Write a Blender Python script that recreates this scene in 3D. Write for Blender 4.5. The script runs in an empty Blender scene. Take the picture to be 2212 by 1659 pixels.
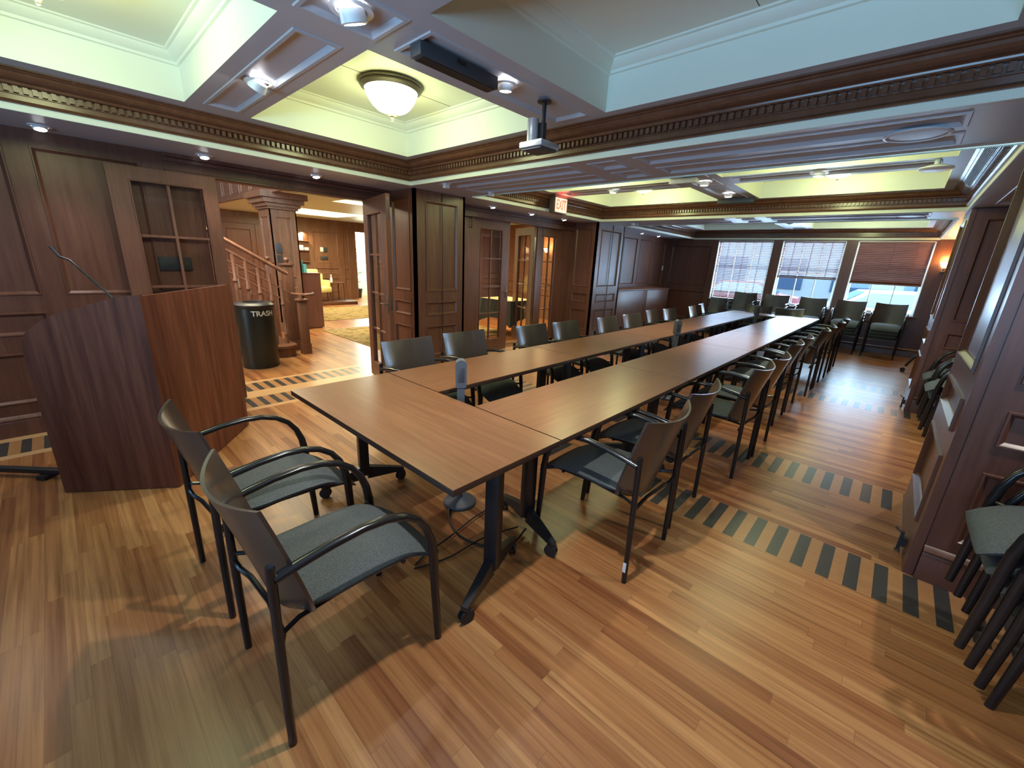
import bpy, bmesh, math, random
from mathutils import Vector, Matrix
random.seed(7)
PI = math.pi
C = bpy.context.scene.collection
sc = bpy.context.scene

# ---------------------------------------------------------------- camera
def make_camera():
    f = 886.05; yaw, pitch, roll = [math.radians(a) for a in (-42.109, -16.737, 2.7305)]
    cy, sy = math.cos(yaw), math.sin(yaw)
    F = Vector((sy*math.cos(pitch), cy*math.cos(pitch), math.sin(pitch)))
    r = Vector((cy, -sy, 0)); u = r.cross(F)
    c, s = math.cos(roll), math.sin(roll)
    R, U = c*r + s*u, -s*r + c*u
    cam = bpy.data.cameras.new('camera'); o = bpy.data.objects.new('camera', cam); C.objects.link(o)
    cam.sensor_width = 36; cam.sensor_fit = 'HORIZONTAL'; cam.lens = f*36/2212
    cam.clip_start = .05; cam.clip_end = 200
    m = Matrix((R, U, -F)).transposed().to_4x4(); m.translation = Vector((0, 0, 1.54))
    o.matrix_world = m
    sc.camera = o
make_camera()

# ---------------------------------------------------------------- world, sun, exposure
w = bpy.data.worlds.new('world'); sc.world = w; w.use_nodes = True
bg = w.node_tree.nodes['Background']
bg.inputs[0].default_value = (.52, .78, 1.0, 1); bg.inputs[1].default_value = 11.0
sc.view_settings.view_transform = 'Standard'; sc.view_settings.look = 'None'
sc.view_settings.exposure = 0.97; sc.view_settings.gamma = 1.0
sc.view_settings.use_curve_mapping = False

def area(name, loc, size, energy, color, rot=(0, 0, 0)):
    l = bpy.data.lights.new(name, 'AREA'); l.shape = 'RECTANGLE'; l.size, l.size_y = size
    l.energy = energy; l.color = color
    o = bpy.data.objects.new(name, l); o.location = loc; o.rotation_euler = rot; C.objects.link(o)
    return o
def spot(name, loc, energy, color, angle=110, blend=.7, rot=(0, 0, 0), r=.03):
    l = bpy.data.lights.new(name, 'SPOT'); l.energy = energy; l.color = color
    l.spot_size = math.radians(angle); l.spot_blend = blend; l.shadow_soft_size = r
    o = bpy.data.objects.new(name, l); o.location = loc; o.rotation_euler = rot; C.objects.link(o)
    return o
def point(name, loc, energy, color, r=.1):
    l = bpy.data.lights.new(name, 'POINT'); l.energy = energy; l.color = color; l.shadow_soft_size = r
    o = bpy.data.objects.new(name, l); o.location = loc; C.objects.link(o)
    return o
DAY = (.42, .70, 1.0); LED = (.98, .97, .90); BOWL = (.88, 1.0, .44)
WARM = (1.0, .86, .55)
WY = 11.65                                                     # the window wall
# daylight entering by the three windows
for wx in (-3.06, -1.67, -.295):
    area('window_daylight', (wx, WY+.22, 1.54), (1.2, 1.42), 62, (.46, .68, 1.0), (-PI/2, 0, 0))
area('blue_ceiling_fill', (-.5, -2.7, 1.35), (3.2, 1.5), 185, (.30, .62, 1.0), (PI/2+1.15, 0, 0))  # added blue fill behind the camera, aimed up at the ceiling; no window here
# the lobby's ceiling lights
area('lobby_ceiling_light', (-11.9, 5.1, 2.78), (1.4, 1.6), 90, WARM)
area('lobby_ceiling_light', (-8.2, 4.9, 2.78), (1.2, 1.3), 60, WARM)
area('lobby_ceiling_light', (-6.3, 1.6, 2.43), (.8, 1.2), 38, WARM)
area('side_room_light', (-6.6, 7.6, 2.4), (1.2, 1.2), 55, (1, .78, .42))
area('lobby_stair_light', (-8.6, .3, 3.6), (2.6, 1.6), 58, (1, .80, .58))

# ---------------------------------------------------------------- materials
def mat(name, base, rough=.5, metal=0, spec=.5, coat=0, build=None, emit=None, estr=0):
    m = bpy.data.materials.new(name); m.use_nodes = True
    nt = m.node_tree; b = nt.nodes['Principled BSDF']
    b.inputs['Base Color'].default_value = (*base, 1); b.inputs['Roughness'].default_value = rough
    b.inputs['Metallic'].default_value = metal; b.inputs['Specular IOR Level'].default_value = spec
    b.inputs['Coat Weight'].default_value = coat; b.inputs['Coat Roughness'].default_value = .15
    if emit: b.inputs['Emission Color'].default_value = (*emit, 1); b.inputs['Emission Strength'].default_value = estr
    if build: build(nt, b)
    return m
class N:
    """small node helper"""
    def __init__(s, nt): s.nt = nt
    def n(s, t, **k):
        x = s.nt.nodes.new(t)
        for a, v in k.items(): setattr(x, a, v)
        return x
    def l(s, a, b): s.nt.links.new(a, b)
    def m(s, op, a, b=None, c=None):
        x = s.n('ShaderNodeMath', operation=op)
        for i, v in enumerate((a, b, c)):
            if v is None: continue
            if isinstance(v, (int, float)): x.inputs[i].default_value = v
            else: s.l(v, x.inputs[i])
        return x.outputs[0]
    def band(s, v, a, b): return s.m('MULTIPLY', s.m('GREATER_THAN', v, a), s.m('LESS_THAN', v, b))
    def mix(s, f, a, b, mode='MIX'):
        x = s.n('ShaderNodeMix', data_type='RGBA', blend_type=mode)
        for i, v in ((0, f), (6, a), (7, b)):
            if isinstance(v, (int, float)): x.inputs[i].default_value = v
            elif isinstance(v, tuple): x.inputs[i].default_value = (*v, 1)
            else: s.l(v, x.inputs[i])
        return x.outputs[2]
    def coord(s, scale=(1, 1, 1)):
        t = s.n('ShaderNodeTexCoord'); mp = s.n('ShaderNodeMapping'); mp.inputs['Scale'].default_value = scale
        s.l(t.outputs['Object'], mp.inputs[0]); return mp.outputs[0]
    def noise(s, vec, scale, detail=4, rough=.6):
        x = s.n('ShaderNodeTexNoise'); x.inputs['Scale'].default_value = scale; x.inputs['Detail'].default_value = detail
        x.inputs['Roughness'].default_value = rough; s.l(vec, x.inputs['Vector']); return x.outputs[0]
    def ramp(s, f, stops):
        x = s.n('ShaderNodeValToRGB'); e = x.color_ramp.elements
        while len(e) < len(stops): e.new(.5)
        for i, (p, c) in enumerate(stops): e[i].position = p; e[i].color = (*c, 1)
        s.l(f, x.inputs[0]); return x.outputs[0]
def wood(name, dark, light, scale=(22, 22, 1.6), rough=.38, blotch=.5, coat=0, spec=.5, bump=.05, rv=.12):
    def build(nt, b):
        k = N(nt); v = k.coord(scale)
        g = k.noise(v, 1.6, 7, .62)
        col = k.ramp(g, [(.30, dark), (.68, light)])
        big = k.noise(k.coord(tuple(q*.12 for q in scale)), 1.3, 2)
        col = k.mix(blotch, col, k.ramp(big, [(.35, (.62, .60, .60)), (.65, (1, 1, 1))]), 'MULTIPLY')
        k.l(col, b.inputs['Base Color'])
        k.l(k.m('ADD', k.m('MULTIPLY', g, rv), rough-rv/2), b.inputs['Roughness'])
        bp = k.n('ShaderNodeBump'); bp.inputs['Strength'].default_value = bump; bp.inputs['Distance'].default_value = .002
        k.l(g, bp.inputs['Height']); k.l(bp.outputs[0], b.inputs['Normal'])
    return mat(name, light, rough, coat=coat, spec=spec, build=build)
def floor_build(nt, b):
    k = N(nt); t = k.n('ShaderNodeTexCoord'); sp = k.n('ShaderNodeSeparateXYZ'); k.l(t.outputs['Object'], sp.inputs[0])
    x, y = sp.outputs[0], sp.outputs[1]
    row = k.m('FLOOR', k.m('DIVIDE', y, .0585))
    wn = k.n('ShaderNodeTexWhiteNoise', noise_dimensions='1D'); k.l(row, wn.inputs['W'])
    xs = k.m('ADD', k.m('DIVIDE', x, .86), k.m('MULTIPLY', wn.outputs[0], 7.0))
    cell = k.m('FLOOR', xs)
    cb = k.n('ShaderNodeCombineXYZ'); k.l(row, cb.inputs[0]); k.l(cell, cb.inputs[1])
    w2 = k.n('ShaderNodeTexWhiteNoise', noise_dimensions='2D'); k.l(cb.outputs[0], w2.inputs['Vector'])
    pl = k.ramp(w2.outputs[0], [(0, (.235, .082, .030)), (.22, (.33, .132, .048)), (.65, (.39, .170, .062)), (1, (.47, .230, .090))])
    off = k.n('ShaderNodeVectorMath', operation='MULTIPLY_ADD'); k.l(w2.outputs[1], off.inputs[0]); off.inputs[1].default_value = (9, 9, 9)
    mp = k.n('ShaderNodeMapping'); mp.inputs['Scale'].default_value = (1.0, 34, 1); k.l(t.outputs['Object'], mp.inputs[0]); k.l(mp.outputs[0], off.inputs[2])
    g = k.noise(off.outputs[0], 1.5, 6, .62)
    pl = k.mix(.9, pl, k.ramp(g, [(.30, (.55, .44, .36)), (.50, (.92, .88, .84)), (.70, (1.2, 1.2, 1.15))]), 'MULTIPLY')
    # seams
    fy = k.m('FRACT', k.m('DIVIDE', y, .0585)); fx = k.m('FRACT', xs)
    seam = k.m('MAXIMUM', k.m('LESS_THAN', fy, .025), k.m('LESS_THAN', fx, .0022))
    pl = k.mix(k.m('MULTIPLY', seam, .45), pl, (.09, .04, .02))
    # light border boards beside the rows of inlay
    inx = k.m('MULTIPLY', k.m('GREATER_THAN', x, -4.44), 1.0)
    bord = k.m('ADD', k.band(x, -4.52, -4.44), k.m('ADD', k.band(x, -5.08, -4.84), k.band(x, -5.49, -5.41)))
    lc = k.mix(k.noise(k.coord((26, 1.5, 1)), 1.5, 5), (.48, .26, .115), (.60, .36, .18))
    pl = k.mix(k.m('MINIMUM', bord, 1), pl, lc)
    # black inlay blocks
    tx = k.m('LESS_THAN', k.m('FRACT', k.m('DIVIDE', k.m('ADD', x, -.242+11.8), .118)), .5)
    ty = k.m('LESS_THAN', k.m('FRACT', k.m('DIVIDE', k.m('ADD', y, -1.122+11.8), .118)), .46)
    rows = None
    for a, c in ((2.50, 2.86), (3.65, 4.02), (6.40, 6.74), (7.60, 7.94)):
        q = k.band(y, a, c); rows = q if rows is None else k.m('ADD', rows, q)
    r1 = k.m('MULTIPLY', k.m('MULTIPLY', rows, tx), inx)
    rowx = k.m('ADD', k.band(x, -4.84, -4.52), k.band(x, -5.41, -5.08))
    fill = k.m('ADD', k.m('MULTIPLY', rows, inx), rowx)
    pl = k.mix(k.m('MULTIPLY', k.m('MINIMUM', fill, 1), .8), pl, k.mix(k.noise(k.coord((16, 16, 1)), 2, 4), (.33, .150, .058), (.43, .215, .088)))
    r2 = k.m('MULTIPLY', rowx, ty)
    msk = k.m('MINIMUM', k.m('ADD', r1, r2), 1)
    blk = k.mix(k.noise(k.coord((30, 30, 1)), 2, 4), (.030, .027, .026), (.062, .056, .052))
    k.l(k.mix(msk, pl, blk), b.inputs['Base Color'])
    k.l(k.m('ADD', .27, k.m('MULTIPLY', g, .10)), b.inputs['Roughness'])
def fabric_build(nt, b):
    k = N(nt); v = k.coord((1, 1, 1)); vo = k.n('ShaderNodeTexVoronoi'); vo.inputs['Scale'].default_value = 260; k.l(v, vo.inputs['Vector'])
    col = k.ramp(vo.outputs[0], [(.2, (.038, .043, .045)), (.7, (.085, .095, .10))]); k.l(col, b.inputs['Base Color'])
    bp = k.n('ShaderNodeBump'); bp.inputs['Strength'].default_value = .4; bp.inputs['Distance'].default_value = .001
    k.l(vo.outputs[0], bp.inputs['Height']); k.l(bp.outputs[0], b.inputs['Normal'])
def rug_build(nt, b):
    k = N(nt); n1 = k.noise(k.coord((1, 1, 1)), 5, 5); n2 = k.noise(k.coord((1, 1, 1)), 60, 2)
    col = k.ramp(n1, [(.40, (.20, .13, .04)), (.5, (.40, .28, .09)), (.62, (.30, .22, .10))])
    k.l(k.mix(.4, col, k.ramp(n2, [(.3, (.5, .5, .5)), (.7, (1, 1, 1))]), 'MULTIPLY'), b.inputs['Base Color'])
def paint_build(c0, c1):
    def f(nt, b):
        k = N(nt); k.l(k.mix(k.noise(k.coord(), 1.2, 3), c0, c1), b.inputs['Base Color'])
    return f
M = {}
M['panel'] = wood('dark_wall_wood', (.108, .038, .023), (.168, .066, .041), (20, 20, 1.4), .34)
M['crown'] = wood('crown_wood', (.115, .047, .026), (.150, .066, .037), (9, 9, 9), .25, .15)
M['leaf'] = wood('door_wood', (.135, .051, .031), (.205, .086, .052), (24, 24, 1.5), .36)
M['lectern'] = wood('lectern_wood', (.100, .028, .016), (.235, .080, .042), (15, 15, 1.0), .55, .7, spec=.15)
M['top'] = wood('table_laminate', (.165, .068, .030), (.235, .102, .046), (30, 1.6, 20), .30, .25, bump=0, rv=.02)
M['topx'] = wood('end_table_laminate', (.165, .068, .030), (.235, .102, .046), (1.6, 30, 20), .30, .25, bump=0, rv=.02)
M['edge'] = mat('table_edge', (.055, .028, .020), .45)
M['stair'] = wood('stair_wood', (.115, .046, .025), (.20, .085, .046), (14, 14, 2), .35)
M['lobbywood'] = wood('lobby_wood', (.17, .078, .042), (.28, .14, .078), (16, 16, 1.5), .42)
M['slat'] = wood('blind_wood', (.15, .060, .040), (.25, .105, .070), (2, 30, 30), .45)
M['floor'] = mat('parquet', (.4, .2, .1), .3, spec=.42, build=floor_build)
M['white'] = mat('ceiling_paint', (.72, .72, .68), .55, build=paint_build((.73, .75, .63), (.77, .79, .67)))
M['grey'] = mat('beam_paint', (.50, .48, .48), .42, build=paint_build((.42, .425, .46), (.48, .485, .52)))
M['wframe'] = mat('window_paint', (.80, .86, .90), .4, build=paint_build((.78, .84, .88), (.84, .89, .93)))
M['fabric'] = mat('seat_mesh_fabric', (.07, .085, .085), .8, build=fabric_build)
M['black'] = mat('black_gloss_tube', (.012, .011, .012), .22, build=paint_build((.010, .009, .010), (.016, .014, .015)))
M['blackm'] = mat('black_satin_metal', (.018, .018, .020), .38, build=paint_build((.015, .015, .017), (.024, .023, .026)))
M['shell'] = mat('backrest_laminate', (.045, .032, .027), .30, spec=.9, coat=.3, build=paint_build((.036, .026, .021), (.055, .040, .033)))
M['chrome'] = mat('polished_metal', (.55, .55, .55), .25, 1, build=paint_build((.5, .5, .5), (.6, .6, .6)))
M['nickel'] = mat('brushed_nickel', (.30, .27, .22), .45, .7, build=paint_build((.15, .135, .10), (.20, .18, .14)))
M['dgrey'] = mat('charcoal_case', (.045, .050, .058), .5, build=paint_build((.040, .045, .052), (.052, .057, .066)))
M['towerm'] = mat('grey_tower_plastic', (.14, .15, .17), .45, build=paint_build((.075, .082, .095), (.10, .11, .125)))
M['silver'] = mat('silver_plastic', (.42, .43, .45), .35, .4, build=paint_build((.40, .41, .43), (.46, .47, .49)))
M['whitep'] = mat('white_plastic', (.80, .80, .80), .4, build=paint_build((.78, .78, .78), (.84, .84, .84)))
M['lampglass'] = mat('frosted_bowl', (.95, .97, .85), .4, emit=(.95, 1.0, .72), estr=4.5)
M['ledglass'] = mat('spotlight_lens', (1, 1, 1), .4, emit=(.95, .97, 1.0), estr=22)
M['sconceglass'] = mat('amber_shade', (1, .8, .5), .5, emit=(1, .70, .30), estr=9)
M['lobbyglow'] = mat('lobby_ceiling_tray', (.75, .80, .55), .6, build=paint_build((.72, .78, .52), (.78, .82, .56)))
M['trash'] = mat('black_bin_enamel', (.022, .030, .026), .35, build=paint_build((.010, .015, .013), (.016, .021, .018)))
M['letter'] = mat('cream_lettering', (.75, .72, .62), .5, build=paint_build((.73, .70, .60), (.77, .74, .64)))
M['rug'] = mat('patterned_wool', (.35, .25, .1), .95, build=rug_build)
M['yellow'] = mat('pale_yellow_upholstery', (.66, .62, .24), .8, build=paint_build((.60, .56, .20), (.72, .68, .30)))
M['plant'] = mat('leaf_green', (.06, .16, .06), .5, build=paint_build((.03, .10, .04), (.10, .24, .09)))
M['cloth'] = mat('charcoal_cloth', (.045, .052, .055), .85, build=paint_build((.04, .046, .05), (.055, .062, .065)))
M['cream'] = mat('cream_table_cloth', (.60, .50, .28), .8, build=paint_build((.56, .46, .26), (.64, .54, .30)))
M['exitred'] = mat('exit_red', (.9, .1, .06), .5, emit=(1.0, .05, .03), estr=1.3)
M['exitface'] = mat('exit_face', (.85, .75, .70), .5, emit=(1.0, .62, .55), estr=.22)
M['housing'] = mat('bronze_housing', (.10, .065, .045), .45, build=paint_build((.09, .06, .04), (.11, .07, .05)))
M['wood2'] = mat('low_table_wood', (.10, .04, .02), .4, build=paint_build((.08, .03, .015), (.13, .055, .028)))
M['teal'] = mat('teal_paper', (.10, .42, .40), .6, build=paint_build((.09, .40, .38), (.12, .45, .43)))
M['paper'] = mat('white_paper', (.80, .80, .78), .6, build=paint_build((.78, .78, .76), (.84, .84, .82)))
M['asphalt'] = mat('street_asphalt', (.35, .37, .40), .9, build=paint_build((.05, .055, .06), (.07, .075, .08)))
M['facade'] = mat('pale_facade', (.62, .68, .74), .8, build=paint_build((.060, .068, .080), (.080, .090, .10)))
M['fwin'] = mat('facade_glass', (.01, .02, .04), .4, spec=.1, build=paint_build((.008, .016, .035), (.014, .026, .05)))
M['carwhite'] = mat('white_car_paint', (.30, .33, .36), .3, build=paint_build((.30, .33, .36), (.34, .37, .40)))
M['carred'] = mat('red_car_paint', (.12, .02, .03), .3, build=paint_build((.10, .018, .026), (.14, .025, .034)))
M['carglass'] = mat('car_glass', (.05, .09, .12), .08, build=paint_build((.04, .08, .11), (.06, .10, .14)))
M['rubber'] = mat('black_rubber', (.012, .012, .013), .6, build=paint_build((.010, .010, .011), (.016, .016, .017)))
def glass_mat(name, tint=(1, 1, 1), w=.12):
    m = bpy.data.materials.new(name); m.use_nodes = True; nt = m.node_tree; k = N(nt)
    out = [n for n in nt.nodes if n.type == 'OUTPUT_MATERIAL'][0]
    tr = k.n('ShaderNodeBsdfTransparent'); tr.inputs[0].default_value = (*tint, 1)
    gl = k.n('ShaderNodeBsdfGlossy'); gl.inputs['Roughness'].default_value = .03
    fr = k.n('ShaderNodeFresnel'); fr.inputs[0].default_value = 1.5
    sm = k.n('ShaderNodeMixShader'); ge = k.n('ShaderNodeNewGeometry'); k.l(k.m('MULTIPLY', fr.outputs[0], k.m('SUBTRACT', 1.0, ge.outputs['Backfacing'])), sm.inputs[0])
    k.l(tr.outputs[0], sm.inputs[1]); k.l(gl.outputs[0], sm.inputs[2]); k.l(sm.outputs[0], out.inputs[0])
    return m
M['glass'] = glass_mat('clear_glass', (.93, .94, .93))

# ---------------------------------------------------------------- mesh helpers
class MB:
    def __init__(s): s.bm = bmesh.new()
    def quad(s, *p):
        return s.bm.faces.new([s.bm.verts.new(q) for q in p])
    def box(s, x0, x1, y0, y1, z0, z1, M4=None, bev=0):
        vs = [Vector((x, y, z)) for x in (x0, x1) for y in (y0, y1) for z in (z0, z1)]
        if M4 is not None: vs = [M4 @ v for v in vs]
        v = [s.bm.verts.new(q) for q in vs]
        fs = [s.bm.faces.new([v[i] for i in f]) for f in ((0, 1, 3, 2), (4, 6, 7, 5), (0, 4, 5, 1), (2, 3, 7, 6), (0, 2, 6, 4), (1, 5, 7, 3))]
        if bev:
            es = list({e for f in fs for e in f.edges})
            bmesh.ops.bevel(s.bm, geom=es, offset=bev, segments=2, affect='EDGES', profile=.5)
        return s
    def tube(s, pts, r, n=10, flat=None, closed=False):
        """round (or flattened) tube through the points; r may be a list"""
        pts = [Vector(p) for p in pts]; rings = []; N_ = len(pts); up = None
        for i, p in enumerate(pts):
            a = pts[max(i-1, 0)] if not closed else pts[i-1]; b = pts[min(i+1, N_-1)] if not closed else pts[(i+1) % N_]
            t = (b-a).normalized()
            if up is None:
                up = Vector((0, 0, 1)) if abs(t.z) < .9 else Vector((1, 0, 0))
                if flat: up = Vector(flat)
            if flat: up = Vector(flat)
            sx = t.cross(up).normalized(); sy = sx.cross(t).normalized()
            if not flat: up = sy
            rr = r[i] if isinstance(r, (list, tuple)) else r
            ra, rb = rr if isinstance(rr, (list, tuple)) else (rr, rr)
            rings.append([s.bm.verts.new(p + sx*(math.cos(2*PI*k/n)*ra) + sy*(math.sin(2*PI*k/n)*rb)) for k in range(n)])
        for i in range(N_ if closed else N_-1):
            A, B = rings[i], rings[(i+1) % N_]
            for k in range(n): s.bm.faces.new((A[k], A[(k+1) % n], B[(k+1) % n], B[k]))
        if not closed:
            s.bm.faces.new(rings[0][::-1]); s.bm.faces.new(rings[-1])
        return s
    def lathe(s, prof, c=(0, 0, 0), n=24, sc_=(1, 1)):
        rings = []
        for r, z in prof:
            rings.append([s.bm.verts.new((c[0]+math.cos(2*PI*k/n)*r*sc_[0], c[1]+math.sin(2*PI*k/n)*r*sc_[1], c[2]+z)) for k in range(n)] if r > 1e-5
                         else [s.bm.verts.new((c[0], c[1], c[2]+z))])
        for A, B in zip(rings, rings[1:]):
            for k in range(n):
                if len(A) == 1 and len(B) == 1: continue
                if len(A) == 1: s.bm.faces.new((A[0], B[(k+1) % n], B[k]))
                elif len(B) == 1: s.bm.faces.new((A[k], A[(k+1) % n], B[0]))
                else: s.bm.faces.new((A[k], A[(k+1) % n], B[(k+1) % n], B[k]))
        return s
    def prism(s, poly, d0, d1, axis='z'):
        """extrude a 2D polygon between d0 and d1 along an axis; poly in the remaining two axes"""
        def P(a, b, d): return {'z': (a, b, d), 'x': (d, a, b), 'y': (a, d, b)}[axis]
        A = [s.bm.verts.new(P(a, b, d0)) for a, b in poly]; B = [s.bm.verts.new(P(a, b, d1)) for a, b in poly]
        s.bm.faces.new(A[::-1]); s.bm.faces.new(B)
        for k in range(len(poly)): s.bm.faces.new((A[k], A[(k+1) % len(poly)], B[(k+1) % len(poly)], B[k]))
        return s
    def ringprof(s, O, u, v, n, rect, prof, cap=None):
        """sweep (inset, height) profile round a rectangle lying on plane O,u,v with normal n"""
        O, u, v, n = Vector(O), Vector(u), Vector(v), Vector(n); a0, a1, b0, b1 = rect; loops = []
        for d, h in prof:
            loops.append([s.bm.verts.new(O+u*a+v*b+n*h) for a, b in ((a0+d, b0+d), (a1-d, b0+d), (a1-d, b1-d), (a0+d, b1-d))])
        for A, B in zip(loops, loops[1:]):
            for k in range(4): s.bm.faces.new((A[k], A[(k+1) % 4], B[(k+1) % 4], B[k]))
        if cap: s.bm.faces.new(loops[-1])
        return s
    def paneled(s, O, u, v, n, W, H, rects, depth=.012, thick=.03, bead=.026, proud=.008, back=True):
        """a board W x H with sunk panels edged by a bead"""
        O, u, v, n = Vector(O), Vector(u), Vector(v), Vector(n)
        us = sorted({0, W, *[r[0] for r in rects], *[r[1] for r in rects]}); vs = sorted({0, H, *[r[2] for r in rects], *[r[3] for r in rects]})
        P = lambda a, b, h=0: O+u*a+v*b+n*h
        for a0, a1 in zip(us, us[1:]):
            for b0, b1 in zip(vs, vs[1:]):
                ca, cb = (a0+a1)/2, (b0+b1)/2
                if any(r[0] < ca < r[1] and r[2] < cb < r[3] for r in rects): continue
                s.quad(P(a0, b0), P(a1, b0), P(a1, b1), P(a0, b1))
        for r in rects:
            s.ringprof(O, u, v, n, r, [(0, 0), (.003, proud), (bead*.45, proud), (bead*.62, proud*.2), (bead, -depth*.4), (bead+.004, -depth)], cap=True)
        c = [(0, 0), (W, 0), (W, H), (0, H)]
        for k in range(4):
            a, b = c[k], c[(k+1) % 4]; s.quad(P(*a), P(*b), P(*b, -thick), P(*a, -thick))
        if back: s.quad(*[P(*q, -thick) for q in c[::-1]])
        return s
    def build(s, name, m, parent=None, angle=35, loc=None, matrix=None, merge=False):
        if merge: bmesh.ops.remove_doubles(s.bm, verts=s.bm.verts, dist=1e-5)
        bmesh.ops.recalc_face_normals(s.bm, faces=s.bm.faces) if not getattr(s, 'norecalc', 0) else None
        me = bpy.data.meshes.new(name); s.bm.to_mesh(me); s.bm.free()
        for p in me.polygons: p.use_smooth = True
        me.set_sharp_from_angle(angle=math.radians(angle))
        me.materials.append(M[m] if isinstance(m, str) else m)
        o = bpy.data.objects.new(name, me); C.objects.link(o)
        if parent: o.parent = parent
        if loc: o.location = loc
        return o
def tag(o, label=None, cat=None, group=None, kind=None):
    if label: o['label'] = label
    if cat: o['category'] = cat
    if group: o['group'] = group
    if kind: o['kind'] = kind
    return o
def empty(name, loc=(0, 0, 0), rz=0):
    o = bpy.data.objects.new(name, None); o.empty_display_size = .1; o.location = loc; o.rotation_euler = (0, 0, rz); C.objects.link(o)
    return o
def struct(name, mb, m, label=None, angle=35):
    o = mb.build(name, m, angle=angle); o['kind'] = 'structure'
    if label: o['label'] = label
    return o
def copy_tree(o, parent=None):
    c = o.copy(); C.objects.link(c); c.parent = parent
    for ch in list(o.children): copy_tree(ch, c)
    return c
def text_obj(name, s, size, m, parent, M4, depth=.001, squash=1.0, bold=0.0):
    cu = bpy.data.curves.new(name, 'FONT'); cu.body = s; cu.size = size; cu.align_x = 'CENTER'; cu.align_y = 'CENTER'; cu.extrude = depth; cu.offset = bold
    t = bpy.data.objects.new(name+'_t', cu); C.objects.link(t)
    bpy.context.view_layer.update()
    me = bpy.data.meshes.new_from_object(t.evaluated_get(bpy.context.evaluated_depsgraph_get()))
    bpy.data.objects.remove(t); bpy.data.curves.remove(cu)
    me.transform(M4 @ Matrix.Diagonal((squash, 1, 1, 1))); me.materials.clear(); me.materials.append(M[m])
    o = bpy.data.objects.new(name, me); C.objects.link(o); o.parent = parent
    return o
X_, Y_, Z_ = Vector((1, 0, 0)), Vector((0, 1, 0)), Vector((0, 0, 1))

# ---------------------------------------------------------------- floor
mb = MB(); mb.box(-15.2, 1.5, -3.2, 12.0, -.06, 0); struct('floor', mb, 'floor', 'orange brown parquet floor with rows of black inlay blocks')

# ---------------------------------------------------------------- ceiling with its three coffered bays
XL, XR = -4.28, .33                     # bay edges
CX = [(-3.98, -2.19), (-1.69, .09)]     # coffer columns
BAYS = [(-.80, 2.89, [(-.50, .84), (1.25, 2.66)]),
        (3.80, 6.95, [(4.04, 5.07), (5.50, 6.70)]),
        (7.86, WY, [(8.12, 9.30), (9.72, WY-.25)])]
ZS, ZB, ZC = 2.30, 2.50, 2.78
def grid_faces(mb, x0, x1, y0, y1, holes, z):
    xs = sorted({x0, x1, *[h[0] for h in holes], *[h[1] for h in holes]}); ys = sorted({y0, y1, *[h[2] for h in holes], *[h[3] for h in holes]})
    for a0, a1 in zip(xs, xs[1:]):
        for b0, b1 in zip(ys, ys[1:]):
            if any(h[0] < (a0+a1)/2 < h[1] and h[2] < (b0+b1)/2 < h[3] for h in holes): continue
            mb.quad((a0, b0, z), (a1, b0, z), (a1, b1, z), (a0, b1, z))
SUNK = [(0, 0), (.004, -.006), (.022, -.006), (.028, .004), (.040, .014)]   # bead of the sunk ceiling panels (n points down)
def sunk(mb, x0, x1, y0, y1, z):
    pr = [(d, -h) for d, h in SUNK]
    mb.ringprof((0, 0, z), X_, Y_, -Z_, (x0, x1, y0, y1), pr, cap=True)
cw, cg = MB(), MB()                     # white coffers, greyer beams and soffits
beam_panels = []
for bi, (ya, yb, rows) in enumerate(BAYS):
    holes = []
    for cx0, cx1 in CX:
        for r0, r1 in rows:
            h = (cx0, cx1, r0, r1); holes.append(h)
            # coffer: walls, small crown, flat lid
            cw.ringprof((0, 0, ZB), X_, Y_, -Z_, h, [(0, 0), (0, -.205), (.012, -.21), (.016, -.225), (.03, -.232), (.055, -.255), (.062, -.268), (.075, -.272), (.08, -.28)], cap=True)
    yR0, yR1 = rows[0]; yS0, yS1 = rows[1]
    bx0, bx1 = CX[0][1], CX[1][0]
    pan = [(bx0+.10, bx1-.10, yR1+.02, yS0-.02)]
    for r0, r1 in rows: pan.append((bx0+.10, bx1-.10, r0+.02, r1-.08) if r0 == rows[0][0] else (bx0+.10, bx1-.10, r0+.08, r1-.02))
    for cx0, cx1 in CX: pan.append((cx0+.08, cx1-.08, yR1+.09, yS0-.09))
    for p in pan: sunk(cg, *p, ZB)
    grid_faces(cg, XL, XR, ya, yb, holes+pan, ZB)
# soffits at z 2.30
sof = [(-4.95, 1.36, -3.05, -.80), (-4.95, XL, -.80, WY), (XR, 1.36, -.80, WY), (XL, XR, 2.89, 3.80), (XL, XR, 6.95, 7.86)]
for x0, x1, y0, y1 in sof:
    pans = []
    if x1-x0 > 3 and y0 > 0:
        for a, b in ((-3.95, -2.22), (-2.06, -1.80), (-1.66, .06)):
            pans += [(a, b, y0+.14, y0+.40), (a, b, y0+.52, y1-.12)] if a != -2.06 else [(a, b, y0+.14, y0+.40), (a, b, y0+.52, y1-.12)]
    elif x0 == XR:
        pans = [(XR+.16, 1.2, a, b) for a, b in ((-.6, 2.7), (4.0, 6.55), (7.9, 11.3))]
    for p in pans: sunk(cg, *p, ZS)
    grid_faces(cg, x0, x1, y0, y1, pans, ZS)
ceil = struct('ceiling', cw, 'white', 'white coffer wells of the ceiling with crown edging')
ceil_beams = struct('ceiling_beam', cg, 'grey', 'grey painted beam grid and low soffits between the coffered bays')
mb = MB(); mb.box(-5.2, 1.5, -3.2, 12.0, 2.80, 2.86); struct('ceiling', mb, 'white', 'slab above the coffers')
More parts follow.
